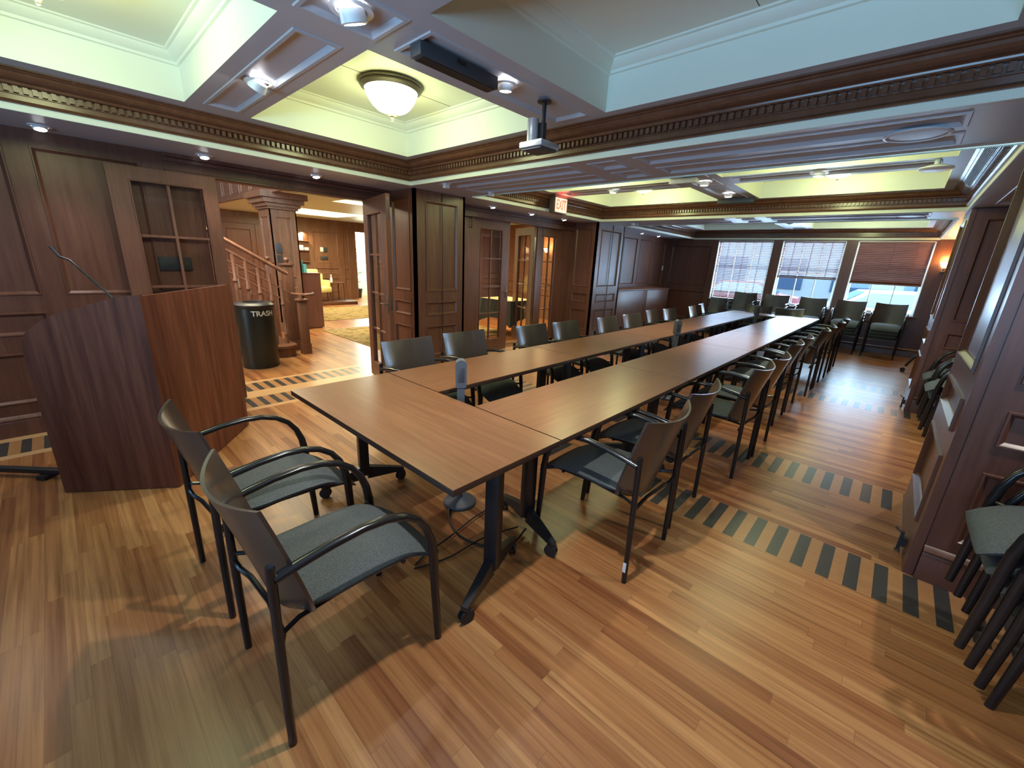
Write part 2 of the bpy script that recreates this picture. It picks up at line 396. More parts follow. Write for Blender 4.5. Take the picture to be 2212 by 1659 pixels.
# crown moulding round each bay: white fascia strip, then dark wood with dentils
def sweep_rect(mb, x0, x1, y0, y1, prof, z=0):
    for (d0, z0), (d1, z1) in zip(prof, prof[1:]):
        A = [(x0+d0, y0+d0, z0), (x1-d0, y0+d0, z0), (x1-d0, y1-d0, z0), (x0+d0, y1-d0, z0)]
        B = [(x0+d1, y0+d1, z1), (x1-d1, y0+d1, z1), (x1-d1, y1-d1, z1), (x0+d1, y1-d1, z1)]
        for k in range(4): mb.quad(A[k], A[(k+1) % 4], B[(k+1) % 4], B[k])
CROWN = [(0, 2.328), (.020, 2.330), (.026, 2.336), (.020, 2.344), (.010, 2.350), (.010, 2.378), (.016, 2.381), (.016, 2.384), (.014, 2.386), (.014, 2.424), (.044, 2.426), (.050, 2.432),
         (.052, 2.440), (.060, 2.444), (.080, 2.447), (.100, 2.455), (.114, 2.467), (.120, 2.480), (.134, 2.483), (.138, 2.488), (.160, 2.491), (.160, 2.502)]
for bi, (ya, yb, rows) in enumerate(BAYS):
    f = MB(); sweep_rect(f, XL, XR, ya, yb, [(0, 2.288), (.004, 2.290), (.004, 2.329), (0, 2.33)])
    struct('trim_%d' % (bi*2+1), f, 'white', 'pale strip under the crown of bay %d' % (bi+1))
    c = MB(); sweep_rect(c, XL, XR, ya, yb, CROWN)
    sp, dw, dp = .040, .022, .026
    for axis in (0, 1):
        lo, hi = ((XL, XR), (ya, yb))[axis]
        n_ = int((hi-lo-.08)/sp); st = lo+.04+((hi-lo-.08)-n_*sp)/2
        for side in (0, 1):
            for k in range(n_+1):
                a = st+k*sp-dw/2
                if axis == 0:
                    y = (ya+.013, ya+.013+dp) if side == 0 else (yb-.013-dp, yb-.013); c.box(a, a+dw, y[0], y[1], 2.388, 2.422)
                else:
                    x = (XL+.013, XL+.013+dp) if side == 0 else (XR-.013-dp, XR-.013); c.box(x[0], x[1], a, a+dw, 2.388, 2.422)
    c.norecalc = 0
    struct('trim_%d' % (bi*2+2), c, 'crown', 'dark wooden crown moulding with dentils round bay %d' % (bi+1), angle=25)

# ---------------------------------------------------------------- walls
ZP = [(1.11, 2.19), (.80, .98), (.26, .665)]       # heights of the three sunk panels
def wall_run(mb, p0, p1, n, H, stiles, t=.05, zp=ZP, depth=.014):
    """panelled wall from p0 to p1 (xy); stiles = list of (a,b) panel spans along it"""
    p0, p1 = Vector((*p0, 0)), Vector((*p1, 0)); u = (p1-p0).normalized(); W = (p1-p0).length
    rects = [(a, b, z0, z1) for a, b in stiles for z0, z1 in zp]
    mb.paneled(p0, u, Z_, Vector((*n, 0)), W, H, rects, depth=depth, thick=t)
def base_run(mb, p0, p1, n, h=.17, t=.02):
    p0, p1, n = Vector((*p0, 0)), Vector((*p1, 0)), Vector((*n, 0))
    prof = [(0, 0), (t, 0), (t, h-.05), (t-.004, h-.04), (t+.004, h-.025), (t*.5, h-.008), (0, h)]
    A = [mb.bm.verts.new(p0+n*d+Z_*z) for d, z in prof]; B = [mb.bm.verts.new(p1+n*d+Z_*z) for d, z in prof]
    for k in range(len(prof)): mb.bm.faces.new((A[k], A[(k+1) % len(prof)], B[(k+1) % len(prof)], B[k]))
    mb.bm.faces.new(A); mb.bm.faces.new(B[::-1])
def rng(a0, a1, n, gap):
    w = (a1-a0-gap*(n+1))/n
    return [(a0+gap+i*(w+gap), a0+gap+i*(w+gap)+w) for i in range(n)]
XW = -4.95
# left wall, near part (behind the lectern)
mb = MB(); spans = [(a+3.05, b+3.05) for a, b in ((-2.80, -2.2), (-2.07, -1.47), (-1.34, -.75), (-.62, -.09), (.04, .66))]
wall_run(mb, (XW, -3.05), (XW, .82), (1, 0), 2.30, spans)
struct('wall_left', mb, 'panel', 'dark panelled wall behind the lectern')
mb = MB(); base_run(mb, (XW, -3.05), (XW, .82), (1, 0)); struct('baseboard_left', mb, 'panel', 'dark baseboard behind the lectern')
# headers over the two wide openings
def header(y0, y1, name, label):
    mb = MB(); mb.box(XW-.12, XW-.005, y0, y1, 2.14, 2.31)
    for dz, d, h in ((2.27, .030, .035), (2.235, .018, .030), (2.165, .012, .045), (2.145, .022, .016)):
        mb.box(XW-.005, XW+d, y0, y1, dz-.0, dz+h)
    return struct(name, mb, 'panel', label)
header(.82, 3.04, 'trim_7', 'dark moulded header over the lobby opening')
header(3.80, 7.12, 'trim_8', 'dark moulded header over the glazed doors')
# pillars on the left: folded partition panels
def pillar_left(y0, y1, name, label):
    mb = MB(); xf = -4.43; x0 = -5.25
    W = y1-y0
    mb.paneled((xf, y0, 0), Y_, Z_, X_, W, 2.30, [(.16, W-.12, z0, z1) for z0, z1 in ZP], depth=.016, thick=.04, bead=.03, proud=.010, back=False)
    Wd = xf-x0
    for yy, sg in ((y0, -1), (y1, 1)):
        mb.paneled((x0, yy, 0), X_, Z_, Vector((0, sg, 0)), Wd, 2.30, [(.34, Wd-.10, z0, z1) for z0, z1 in ZP], depth=.014, thick=.035, back=False)
    mb.box(x0-.02, x0, y0, y1, 0, 2.3); mb.box(x0, xf-.030, y0+.030, y1-.030, 0, 2.29)
    mb.box(xf-.030, xf-.001, y0+.001, y0+.030, 0, 2.29); mb.box(xf-.030, xf-.001, y1-.030, y1-.001, 0, 2.29)
    o = struct(name, mb, 'leaf', label)
    return o
pillar_left(3.03, 3.82, 'pillar_1', 'left wooden pillar of folded panels nearest the lectern')
pillar_left(7.10, 8.13, 'pillar_2', 'left wooden pillar of folded panels beyond the glazed doors')
# seam line in each folded pillar
for y, nm in ((3.03+.41, 'trim_9'), (7.10+.56, 'trim_10')):
    s = MB(); s.box(-4.431, -4.420, y, y+.006, 0, 2.29); struct(nm, s, 'edge', 'joint between two folded leaves of the pillar')
# left wall of the window bay
mb = MB(); wall_run(mb, (XW, 8.13), (XW, WY), (1, 0), 2.30, [(.15, .82), (.98, 1.65), (1.81, 2.48), (2.64, 3.30)])
struct('wall_left', mb, 'panel', 'dark panelled wall left of the windows')
# window wall
WZ0, WZ1 = .82, 2.265
WINX = [(-3.675, -2.445), (-2.26, -1.08), (-.885, .295)]
mb = MB(); rects = []; W = 1.36-XW
ops = [(a-XW, b-XW, WZ0, WZ1) for a, b in WINX]
O = Vector((XW, WY, 0))
pr = [(.10, 1.13, 1.13, 2.14), (.10, 1.13, .26, .98), (1.36, 2.42, .26, .66), (2.78, 3.80, .26, .66), (4.15, 5.18, .26, .66), (5.50, 6.10, 1.13, 2.10), (5.50, 6.10, .80, .98), (5.50, 6.10, .26, .665)]
us = sorted({0, W, *[q for r in ops+pr for q in r[:2]]}); vs = sorted({0, 2.32, *[q for r in ops+pr for q in r[2:]]})
for a0, a1 in zip(us, us[1:]):
    for b0, b1 in zip(vs, vs[1:]):
        ca, cb = (a0+a1)/2, (b0+b1)/2
        if any(r[0] < ca < r[1] and r[2] < cb < r[3] for r in ops+pr): continue
        mb.quad(*[O+X_*a+Z_*b for a, b in ((a0, b0), (a1, b0), (a1, b1), (a0, b1))])
for r in pr: mb.ringprof(O, X_, Z_, -Y_, r, [(0, 0), (.003, .008), (.012, .008), (.02, .002), (.03, -.008), (.034, -.014)], cap=True)
for r in ops: mb.ringprof(O, X_, Z_, -Y_, r, [(0, 0), (0, -.20)])
mb.norecalc = 0
wb = struct('wall_back', mb, 'panel', 'dark panelled wall holding the three windows')
mb = MB()
for a0, a1, b0, b1 in [(XW, WINX[0][0], 0, 2.85), (WINX[0][1], WINX[1][0], 0, 2.85), (WINX[1][1], WINX[2][0], 0, 2.85), (WINX[2][1], 1.5, 0, 2.85), (XW, 1.5, 0, WZ0), (XW, 1.5, WZ1, 2.85)]:
    mb.box(a0, a1, WY+.06, WY+.20, b0, b1)
struct('wall_back', mb, 'panel', 'core of the window wall')
mb = MB(); base_run(mb, (XW, WY), (1.36, WY), (0, -1)); struct('baseboard_back', mb, 'panel', 'dark baseboard under the windows')
# windows
for i, (a, b) in enumerate(WINX):
    wr = empty('window_%d' % (i+1), ((a+b)/2, WY, WZ0)); wr['kind'] = 'structure'; wr['label'] = ('left', 'middle', 'right')[i]+' window of three in the far wall'
    h = (b-a)/2; H = WZ1-WZ0
    f = MB(); y0, y1 = .09, .13
    for x0, x1, z0, z1 in [(-h, -h+.05, 0, H), (h-.05, h, 0, H), (-h+.05, h-.05, 0, .05), (-h+.05, h-.05, H-.05, H)]: f.box(x0, x1, y0, y1, z0, z1)
    f.build('window_frame', 'wframe', wr)
    f = MB()
    for x in (-h/3+.01, h/3-.01): f.box(x-.009, x+.009, y0+.005, y1-.005, .05, H-.05)
    f.box(-h+.05, h-.05, y0+.003, y1-.003, H*.52, H*.52+.03)
    f.build('window_muntin', 'wframe', wr)
    f = MB(); f.box(-h+.05, h-.05, .108, .112, .05, H-.05); f.build('window_glass', 'glass', wr)
    f = MB()
    for s in (-1, 1): f.box(s*h-(.012 if s > 0 else 0), s*h+(0 if s > 0 else .012), .002, .088, 0, H)
    f.box(-h, h, .002, .088, H-.012, H); f.build('window_reveal', 'wframe', wr)
    f = MB(); f.box(-h-.04, h+.04, -.045, .088, -.03, 0, bev=.004); f.build('window_sill', 'panel', wr)
# right alcove wall, end wall
mb = MB(); wall_run(mb, (1.36, -3.05), (1.36, WY), (-1, 0), 2.30, rng(0, WY+3.05, 16, .16)); struct('wall_right', mb, 'panel', 'dark panelled wall of the right alcoves')
mb = MB(); wall_run(mb, (XW, -3.05), (1.36, -3.05), (0, 1), 2.30, rng(0, 6.31, 7, .16)); struct('wall_front', mb, 'panel', 'dark panelled wall behind the camera')
# right pillars
def pillar_right(y0, y1, name, label):
    x0, x1 = .355, 1.34; W = y1-y0; D = x1-x0
    mb = MB()
    mb.paneled((x0, y0, 0), Y_, Z_, -X_, W, 2.29, [(.11, W-.10, z0, z1) for z0, z1 in ZP], depth=.020, thick=.03, bead=.034, proud=.012, back=False)
    for yy, s in ((y0, -1), (y1, 1)):
        mb.paneled((x0+.045, yy, 0), X_, Z_, Vector((0, s, 0)), D-.045, 2.29, [(.09, .45, z0, z1) for z0, z1 in ZP]+[(.54, .88, z0, z1) for z0, z1 in ZP], depth=.014, thick=.03, back=False)
        mb.box(x0+.0, x0+.040, min(yy, yy+s*.006), max(yy, yy+s*.006), 0, 2.29)
    mb.box(x0+.02, x1, y0+.01, y0+.03, 0, 2.28)
    struct(name, mb, 'panel', label)
    b = MB(); base_run(b, (x0+.045, y0), (x1, y0), (0, -1), h=.20)
    struct('baseboard_right', b, 'panel', 'dark plinth of the '+label)
pillar_right(2.88, 3.86, 'pillar_3', 'right wooden pillar nearest the camera')
pillar_right(6.76, 7.62, 'pillar_4', 'right wooden pillar farther down the room')

# ---------------------------------------------------------------- glazed doors
def door_leaf(name, w, H=2.13, t=.045, pane=None, m='leaf', rows=4, handle=True, kind='structure', label=None, x0p=.13, hz=1.0, flip=False):
    """leaf in local coords: x 0..w along the leaf, y thickness, z up"""
    r = empty(name); r['kind'] = kind
    if label: r['label'] = label
    a0, a1, b0, b1 = pane or (x0p, w-x0p, .20, 2.0)
    f = MB()
    for q in [(0, a0, 0, H), (a1, w, 0, H), (a0, a1, 0, b0), (a0, a1, b1, H)]: f.box(q[0], q[1], 0, t, q[2], q[3])
    f.build('door_frame', m, r)
    f = MB(); mid = (a0+a1)/2
    f.box(mid-.010, mid+.010, .008, t-.008, b0, b1)
    for k in range(1, rows):
        z = b0+(b1-b0)*k/rows; f.box(a0, mid-.010, .009, t-.009, z-.010, z+.010); f.box(mid+.010, a1, .009, t-.009, z-.010, z+.010)
    f.build('door_muntin', m, r)
    f = MB(); f.box(a0, a1, t/2-.002, t/2+.002, b0, b1); f.build('door_glass', 'glass', r)
    f = MB()
    for n_, yy in ((-1, 0), (1, t)):
        f.ringprof((0, yy, 0), X_, Z_, Vector((0, n_, 0)), (a0-.012, a1+.012, b0-.012, b1+.012), [(0, 0), (.003, .006), (.010, .006), (.016, -.004)])
    f.build('door_trim', m, r)
    if handle:
        xh = .05 if flip else w-.05
        f = MB(); f.box(xh-.018, xh+.018, -.006, .0, hz-.10, hz+.10, bev=.002)
        sg = 1 if flip else -1
        f.tube([(xh, -.004, hz), (xh, -.045, hz), (xh+sg*.02, -.052, hz), (xh+sg*.10, -.052, hz)], .008, 8)
        f.build('door_handle', 'nickel', r)
    return r
# sliding leaf standing in front of the near left wall
d = door_leaf('door_1', .745, pane=(.14, .635, .30, 2.02), handle=False, label='glazed leaf slid back beside the lectern')
d.location = (-4.87, .425, .012); d.rotation_euler = (0, 0, PI/2)
# leaf folded into the room by the left pillar
d = door_leaf('door_2', .88, label='open glazed leaf at the right of the lobby opening', pane=(.16, .72, .20, 1.96))
d.location = (-4.95, 2.66, .012); d.rotation_euler = (0, 0, math.radians(-13.5))
e = MB(); e.box(.880, .884, .012, .034, 1.88, 2.10); e.box(.880, .884, .012, .034, .94, 1.10); e.build('latch_plate', 'chrome', d)
# narrow fixed stile and third leaf
mb = MB(); mb.box(-5.06, -5.015, 3.82, 4.53, 0, 2.14); struct('trim_11', mb, 'leaf', 'fixed jamb board left of the third leaf')
d = door_leaf('door_3', .83, H=2.13, label='closed glazed leaf between the two left pillars', pane=(.155, .65, .20, 1.99), flip=False)
d.location = (-5.06, 4.54, .012); d.rotation_euler = (0, 0, PI/2)
# leaf seen edge on in the doorway, and the fixed leaf beyond
d = door_leaf('door_4', .80, label='glazed leaf swung out into the side room', pane=(.16, .64, .20, 1.99), m='lobbywood')
d.location = (-5.05, 6.06, .012); d.rotation_euler = (0, 0, math.radians(158))
e = MB(); e.box(-.004, 0, .010, .036, .4, 1.95); e.build('latch_plate', 'chrome', d)
d = door_leaf('door_5', .72, label='closed glazed leaf beside the second left pillar', pane=(.19, .55, .20, 1.98), handle=False)
d.location = (-5.06, 6.10, .012); d.rotation_euler = (0, 0, PI/2)
mb = MB(); mb.box(-5.06, -5.00, 6.83, 7.10, 0, 2.14); mb.box(-5.00, -4.97, 6.90, 6.97, 0, 2.14); struct('trim_12', mb, 'leaf', 'jamb beside the second left pillar')
for y in (4.44, 6.16):
    f = MB(); f.tube([(-4.985, y, 2.0), (-4.985, y, 2.16)], .006, 6); f.box(-5.0, -4.98, y-.012, y+.012, 1.985, 2.0); f.box(-5.0, -4.98, y-.010, y+.010, 2.12, 2.14)
    o = f.build('bolt', 'blackm'); tag(o, 'black slide bolt high on the door %s' % ('jamb left of the closed leaf' if y < 5 else 'leaf beside the far pillar'), 'bolt')

# ---------------------------------------------------------------- lobby beyond the opening
LX = -14.0
mb = MB(); wall_run(mb, (LX, -3.05), (LX, 7.20), (1, 0), 2.52, [(a+3.05, b+3.05) for a, b in ((-.6, .5), (.8, 1.9), (4.50, 5.22), (5.76, 6.56), (6.74, 6.94))], zp=[(1.19, 2.14), (.84, 1.02), (.28, .70)])
struct('wall_lobby', mb, 'lobbywood', 'far panelled wall of the lobby')
mb = MB(); mb.box(LX-.05, LX, -3.2, 2.9, 2.52, 3.8); mb.box(LX-.05, LX, 7.62, 12.0, 0, 2.8); mb.box(LX-.05, LX, 7.20, 7.62, 2.22, 2.8); struct('wall_lobby', mb, 'lobbywood', 'lobby wall beyond the bright doorway')
mb = MB(); mb.box(LX-1.2, XW-.3, -3.2, -3.15, 0, 3.7); mb.box(-15.2, -5.3, 11.9, 12.0, 0, 2.9)
struct('wall_lobby', mb, 'lobbywood', 'side walls of the lobby')
# door at the back of the stair and dark door casing
d = empty('door_6', (LX+.01, 3.3, 0)); d['kind'] = 'structure'; d['label'] = 'dark panelled door in the far lobby wall behind the column'
f = MB(); f.box(0, .05, -.12, 0, 0, 2.2); f.box(0, .05, .85, .97, 0, 2.2); f.box(0, .07, -.16, 1.01, 2.2, 2.36); f.build('door_frame', 'panel', d)
f = MB(); f.paneled((.03, 0, 0), Y_, Z_, X_, .85, 2.2, [(.12, .73, 1.1, 2.05), (.12, .73, .2, .95)], thick=.02); f.build('door_panel', 'panel', d)
# lobby ceiling with two lit trays
mb = MB(); holes = [(-12.75, -11.1, 4.25, 6.0), (-8.85, -7.5, 4.1, 5.7), (-13.0, -12.85, 6.1, 6.11)]
grid_faces(mb, -15.2, -5.07, 2.86, 12.0, [holes[0], holes[1]], 2.52)
struct('ceiling_lobby', mb, 'white', 'lobby ceiling')
mb = MB()
for h in holes[:2]: mb.ringprof((0, 0, 2.52), X_, Y_, -Z_, h, [(0, 0), (0, -.30)], cap=True)
struct('ceiling_lobby', mb, 'lobbyglow', 'two raised ceiling trays of the lobby')
mb = MB(); mb.box(-15.2, -5.0, -3.2, 12.0, 3.75, 3.8); struct('ceiling_lobby', mb, 'white', 'upper ceiling of the stair well')
# partition between lobby and side room
mb = MB(); wall_run(mb, (-7.6, 4.22), (-5.10, 4.22), (0, -1), 2.5, rng(0, 2.5, 3, .15)); struct('wall_side_room', mb, 'lobbywood', 'partition beside the second opening')
mb = MB(); wall_run(mb, (-8.9, 9.2), (-5.1, 9.2), (0, -1), 2.5, rng(0, 3.8, 4, .15)); wall_run(mb, (-9.6, 6.9), (-9.6, 11), (1, 0), 2.5, rng(0, 4.1, 4, .15))
struct('wall_side_room', mb, 'lobbywood', 'panelled walls of the side room')
# balcony band over the stair
mb = MB(); mb.paneled((LX, 2.86, 2.50), X_, Z_, -Y_, 8.9, 1.1, [(.1+i*.62, .62+i*.62, .10, .95) for i in range(14)], thick=.06, depth=.01)
bal = mb.build('beam_balcony', 'lobbywood'); tag(bal, 'panelled balcony front above the stair', kind='structure')
# column with capital
mb = MB(); cx0, cx1, cy0, cy1 = -9.25, -8.66, 2.84, 3.30
for O_, u_, n_, W_ in (((cx1, cy0, 0), Y_, X_, cy1-cy0), ((cx0, cy0, 0), X_, -Y_, cx1-cx0), ((cx0, cy1, 0), X_, Y_, cx1-cx0)):
    mb.paneled(O_, u_, Z_, n_, W_, 2.26, [(.09, W_-.09, 1.22, 2.12), (.09, W_-.09, .82, 1.05), (.09, W_-.09, .28, .70)], thick=.02, back=False)
mb.box(cx0+.001, cx1-.025, cy0+.025, cy1-.001, 0, 2.25); mb.box(cx1-.03, cx1-.001, cy0+.001, cy0+.03, 0, 2.25); mb.box(cx0+.001, cx0+.03, cy0+.001, cy0+.03, 0, 2.25)
for d0, z0, z1 in ((.03, 0, .18), (.035, 2.24, 2.28), (.07, 2.28, 2.34), (.12, 2.34, 2.42), (.17, 2.42, 2.52)):
    mb.box(cx0-d0, cx1+d0, cy0-d0, cy1+d0, z0, z1)
struct('column', mb, 'lobbywood', 'square wooden lobby column with flared capital')
# column wall phone panel
t = empty('wall_phone', (-8.645, 2.93, 1.35)); tag(t, 'black phone with a keypad mounted on the lobby column', 'phone')
f = MB(); f.box(0, .02, -.05, .05, .12, .30, bev=.006); f.build('handset', 'dgrey', t)
f = MB()
for i in range(5):
    for j in range(7): f.box(.0, .012, -.05+i*.021, -.036+i*.021, -.10+j*.028, -.08+j*.028)
f.build('keypad', 'dgrey', t)

# stair
st = empty('staircase', (-7.2, 2.3, 0)); tag(st, 'wooden lobby staircase with turned balusters rising left', 'staircase')
def loc(x, y, z): return (x+7.2, y-2.3, z)
RUN, RISE = .285, .172
for k in range(8):
    y1 = 2.33-k*RUN; y0 = y1-RUN-.02; z1 = RISE*(k+1)
    f = MB()
    if k == 0:
        pts = [(-.6-7.2+7.2-.0, 0)]
        poly = [(-7.75, 1.95), (-6.62, 1.95)]
        for a in range(-90, 91, 15): poly.append((-6.62+.17*math.cos(math.radians(a)), 2.15+.19*math.sin(math.radians(a))))
        poly.append((-7.75, 2.34))
        f.prism([(a+7.2, b-2.3) for a, b in poly], z1-.035, z1); f.build('tread', 'stair', st)
        g = MB(); g.prism([((a+7.2)*.96, (b-2.3)*.9-.01) for a, b in poly], 0, z1-.035); g.build('riser', 'stair', st)
    else:
        f.box(-7.75+7.2, -6.62+7.2, y0-2.3, y1-2.3, z1-.035, z1, bev=.008); f.build('tread', 'stair', st)
        g = MB(); g.box(-7.73+7.2, -6.64+7.2, y0-2.3+.02, y1-2.3-.03, z1-RISE, z1-.035); g.build('riser', 'stair', st)
def baluster(x, y, z0, z1, par):
    f = MB(); h = z1-z0
    f.lathe([(0, 0), (.026, 0), (.026, .13), (.031, .135), (.031, .15), (.018, .17), (.027, h*.45), (.028, h*.52), (.017, h*.60), (.031, h*.62), (.031, h*.64), (.020, h*.66), (.021, h), (0, h)], (x+7.2, y-2.3, z0), 10)
    return f.build('baluster', 'stair', par)
for side, xs in ((0, -6.70), (1, -7.66)):
    for k in range(15):
        y = 2.24-k*.1425; step = int((2.33-y)/RUN); z0 = RISE*(step+1); z1 = .93+RISE*((2.33-y)/RUN)+.13
        baluster(xs, y, z0, min(z1, 3.0), st)
    f = MB(); pts = [(xs+7.2, 2.34-2.3, 1.20)]+[(xs+7.2, 2.34-2.3-t_, 1.20+t_*.6) for t_ in (.4, .8, 1.2, 1.6, 2.1)]
    f.tube(pts, [(.032, .026)]*6, 10); f.build('handrail', 'stair', st)
    f = MB(); f.tube([(xs+7.2, .04, .93), (xs+7.2, -2.06, 2.19)], .009, 8); f.tube([(xs+7.2, .04, .78), (xs+7.2, -2.06, 2.04)], .009, 8); f.build('lower_rail', 'stair', st)
def newel(x, y, h, ball, s=.07):
    f = MB(); f.box(x+7.2-s, x+7.2+s, y-2.3-s, y-2.3+s, 0, h-.03, bev=.004)
    f.box(x+7.2-s-.02, x+7.2+s+.02, y-2.3-s-.02, y-2.3+s+.02, h-.03, h, bev=.006)
    f.box(x+7.2-s-.008, x+7.2+s+.008, y-2.3-s-.008, y-2.3+s+.008, .0, .16)
    o = f.build('newel_post', 'stair', st)
    if ball:
        g = MB(); g.lathe([(0, h), (.02, h), (.018, h+.02)]+[(.04*math.sin(a*PI/8), h+.055-.04*math.cos(a*PI/8)) for a in range(1, 9)], (x+7.2, y-2.3, 0), 14); g.build('ball_finial', 'stair', o)
newel(-6.96, 2.44, 1.34, True, .065); newel(-7.72, 2.42, 1.34, True, .06)
newel(-6.60, 2.47, .84, False, .055)
f = MB(); f.tube([(-6.83+7.2, .12, .90), (-6.75+7.2, .13, .90), (-6.62+7.2, .16, .90), (-6.50+7.2, .22, .91), (-6.47+7.2, .30, .92), (-6.54+7.2, .32, .92)], .022, 10)
f.tube([(-6.60+7.2, .17, .84), (-6.60+7.2, .17, .90)], .03, 10); f.build('handrail_scroll', 'stair', st)

# trash can
t = empty('trash_can', (-6.21, 1.72, 0)); tag(t, 'black round trash can with TRASH lettering beside the stair', 'trash can')
f = MB(); f.lathe([(0, 0), (.215, 0), (.22, .02), (.225, .80), (.225, .80), (.0, .80)], n=40); f.build('body', 'trash', t)
f = MB(); f.lathe([(.228, .79), (.235, .80), (.235, .835), (.205, .862), (.135, .868), (.13, .855), (.13, .82), (0, .815)], n=40); f.build('lid', 'blackm', t)
# lettering bent round the can
phi0 = math.atan2(0-1.72, 6.21)+math.radians(24)
txt = text_obj('lettering', 'TRASH', .092, 'letter', t, Matrix.Identity(4), .0005, 1.0, .0016)
for v in txt.data.vertices:
    a = phi0+v.co.x/.2265; zz = v.co.y+.73; rr = .2262+v.co.z*1.5; v.co = Vector((math.cos(a)*rr, math.sin(a)*rr, zz))

# reception desk, papers, rugs, armchair, side table, plant
t = empty('reception_desk', (-9.4, 3.52, 0)); tag(t, 'dark wooden reception desk behind the lobby column', 'desk')
f = MB(); f.box(-.65, .65, -.19, .17, .02, 1.09); f.box(-.62, .62, -.16, .14, 0, .02); f.build('body', 'panel', t)
f = MB(); f.box(-.68, .66, -.18, .18, 1.09, 1.12, bev=.006); f.build('desktop', 'panel', t)
f = MB(); f.box(-.06, .06, -.03, .03, 0, .16); f.box(-.07, .05, -.05, -.035, 0, .24); o = f.build('brochure_holder', 'teal'); o.location = (-8.85, 3.42, 1.12); tag(o, 'teal brochure holder on the reception desk', 'brochure holder')
f = MB(); f.box(-.05, .05, -.008, .008, 0, .20); o = f.build('paper_notice', 'paper'); o.location = (-8.95, 3.33, 1.12); o.rotation_euler = (0, -.12, .3); tag(o, 'small white notice standing on the reception desk', 'notice')
f = MB(); f.box(-1.15, 1.15, -1.6, 1.6, 0, .012, bev=.004); o = f.build('rug', 'rug'); o.location = (-7.28, 5.10, .0); tag(o, 'patterned gold rug nearest the lobby opening', 'rug', 'lobby rugs')
f = MB(); f.box(-1.15, 1.15, -1.7, 1.7, 0, .012, bev=.004); o = f.build('rug', 'rug'); o.location = (-10.75, 5.8, .0); tag(o, 'plain gold rug in front of the yellow armchair', 'rug', 'lobby rugs')
t = empty('armchair', (-12.8, 5.25, .10), .25); tag(t, 'pale yellow armchair on a low platform in the lobby', 'armchair')
f = MB(); f.box(-.33, .33, -.30, .30, .27, .44, bev=.04); f.build('seat', 'yellow', t)
f = MB(); f.box(-.36, -.24, -.32, .30, .30, .92, bev=.04); f.box(-.30, -.10, .24, .34, .30, .80, bev=.03); f.box(-.10, .22, .26, .34, .30, .62, bev=.03); f.build('backrest', 'yellow', t)
for x, y in ((-.3, -.27), (-.3, .27), (.3, -.27), (.3, .27)):
    f = MB(); f.tube([(x, y, 0), (x*.95, y*.95, .30)], [.014, .022], 8); f.build('leg', 'wood2', t)
f = MB(); f.box(-13.95, -12.45, 4.6, 6.35, 0, .10, bev=.01); o = f.build('platform', 'wood2'); tag(o, 'low dark wooden platform under the yellow armchair', 'platform')
t = empty('side_table', (-12.85, 5.85, .10)); tag(t, 'small dark side table beside the yellow armchair', 'table')
f = MB(); f.box(-.22, .22, -.22, .22, .52, .55, bev=.005); f.build('tabletop', 'wood2', t)
for x in (-.18, .18):
    for y in (-.18, .18):
        f = MB(); f.tube([(x, y, 0), (x, y, .52)], [.012, .018], 8); f.build('leg', 'wood2', t)
f = MB(); f.lathe([(0, 0), (.035, 0), (.035, .12), (.015, .15), (.015, .20), (.022, .20), (.022, .23), (0, .23)], n=12); o = f.build('bottle', 'whitep'); o.location = (-12.8, 5.72, .65); tag(o, 'white pump bottle on the lobby side table', 'bottle')
t = empty('potted_plant', (-14.35, 7.32, 0)); tag(t, 'leafy green plant standing in the bright lobby doorway', 'plant')
f = MB(); f.lathe([(0, 0), (.14, 0), (.19, .32), (.17, .32), (.16, .28), (0, .28)], n=16); f.build('pot', 'dgrey', t)
f = MB(); rnd = random.Random(3)
for k in range(60):
    a = rnd.uniform(0, 2*PI); z = rnd.uniform(.5, 1.65); L = rnd.uniform(.18, .34); w_ = .022
    d_ = Vector((math.cos(a), math.sin(a), rnd.uniform(-.2, .7))).normalized(); s_ = d_.cross(Z_).normalized()*w_
    p = Vector((0, 0, z)); f.quad(p, p+d_*L*.5+s_, p+d_*L+Vector((0, 0, -.03)), p+d_*L*.5-s_)
f.build('foliage', 'plant', t); f = MB(); f.tube([(0, 0, .28), (.02, .01, 1.0), (0, 0, 1.6)], .012, 6); f.build('stem', 'wood2', t)
# lobby vestibule beyond the doorway
mb = MB(); mb.box(-15.2, -15.15, 6.4, 8.4, 0, 2.8); mb.box(-15.15, LX-.05, 8.35, 8.4, 0, 2.8); struct('wall_vestibule', mb, 'white', 'pale wall of the bright vestibule')
point('vestibule_light', (-14.55, 7.75, 2.2), 110, (.85, 1, .9), .15)
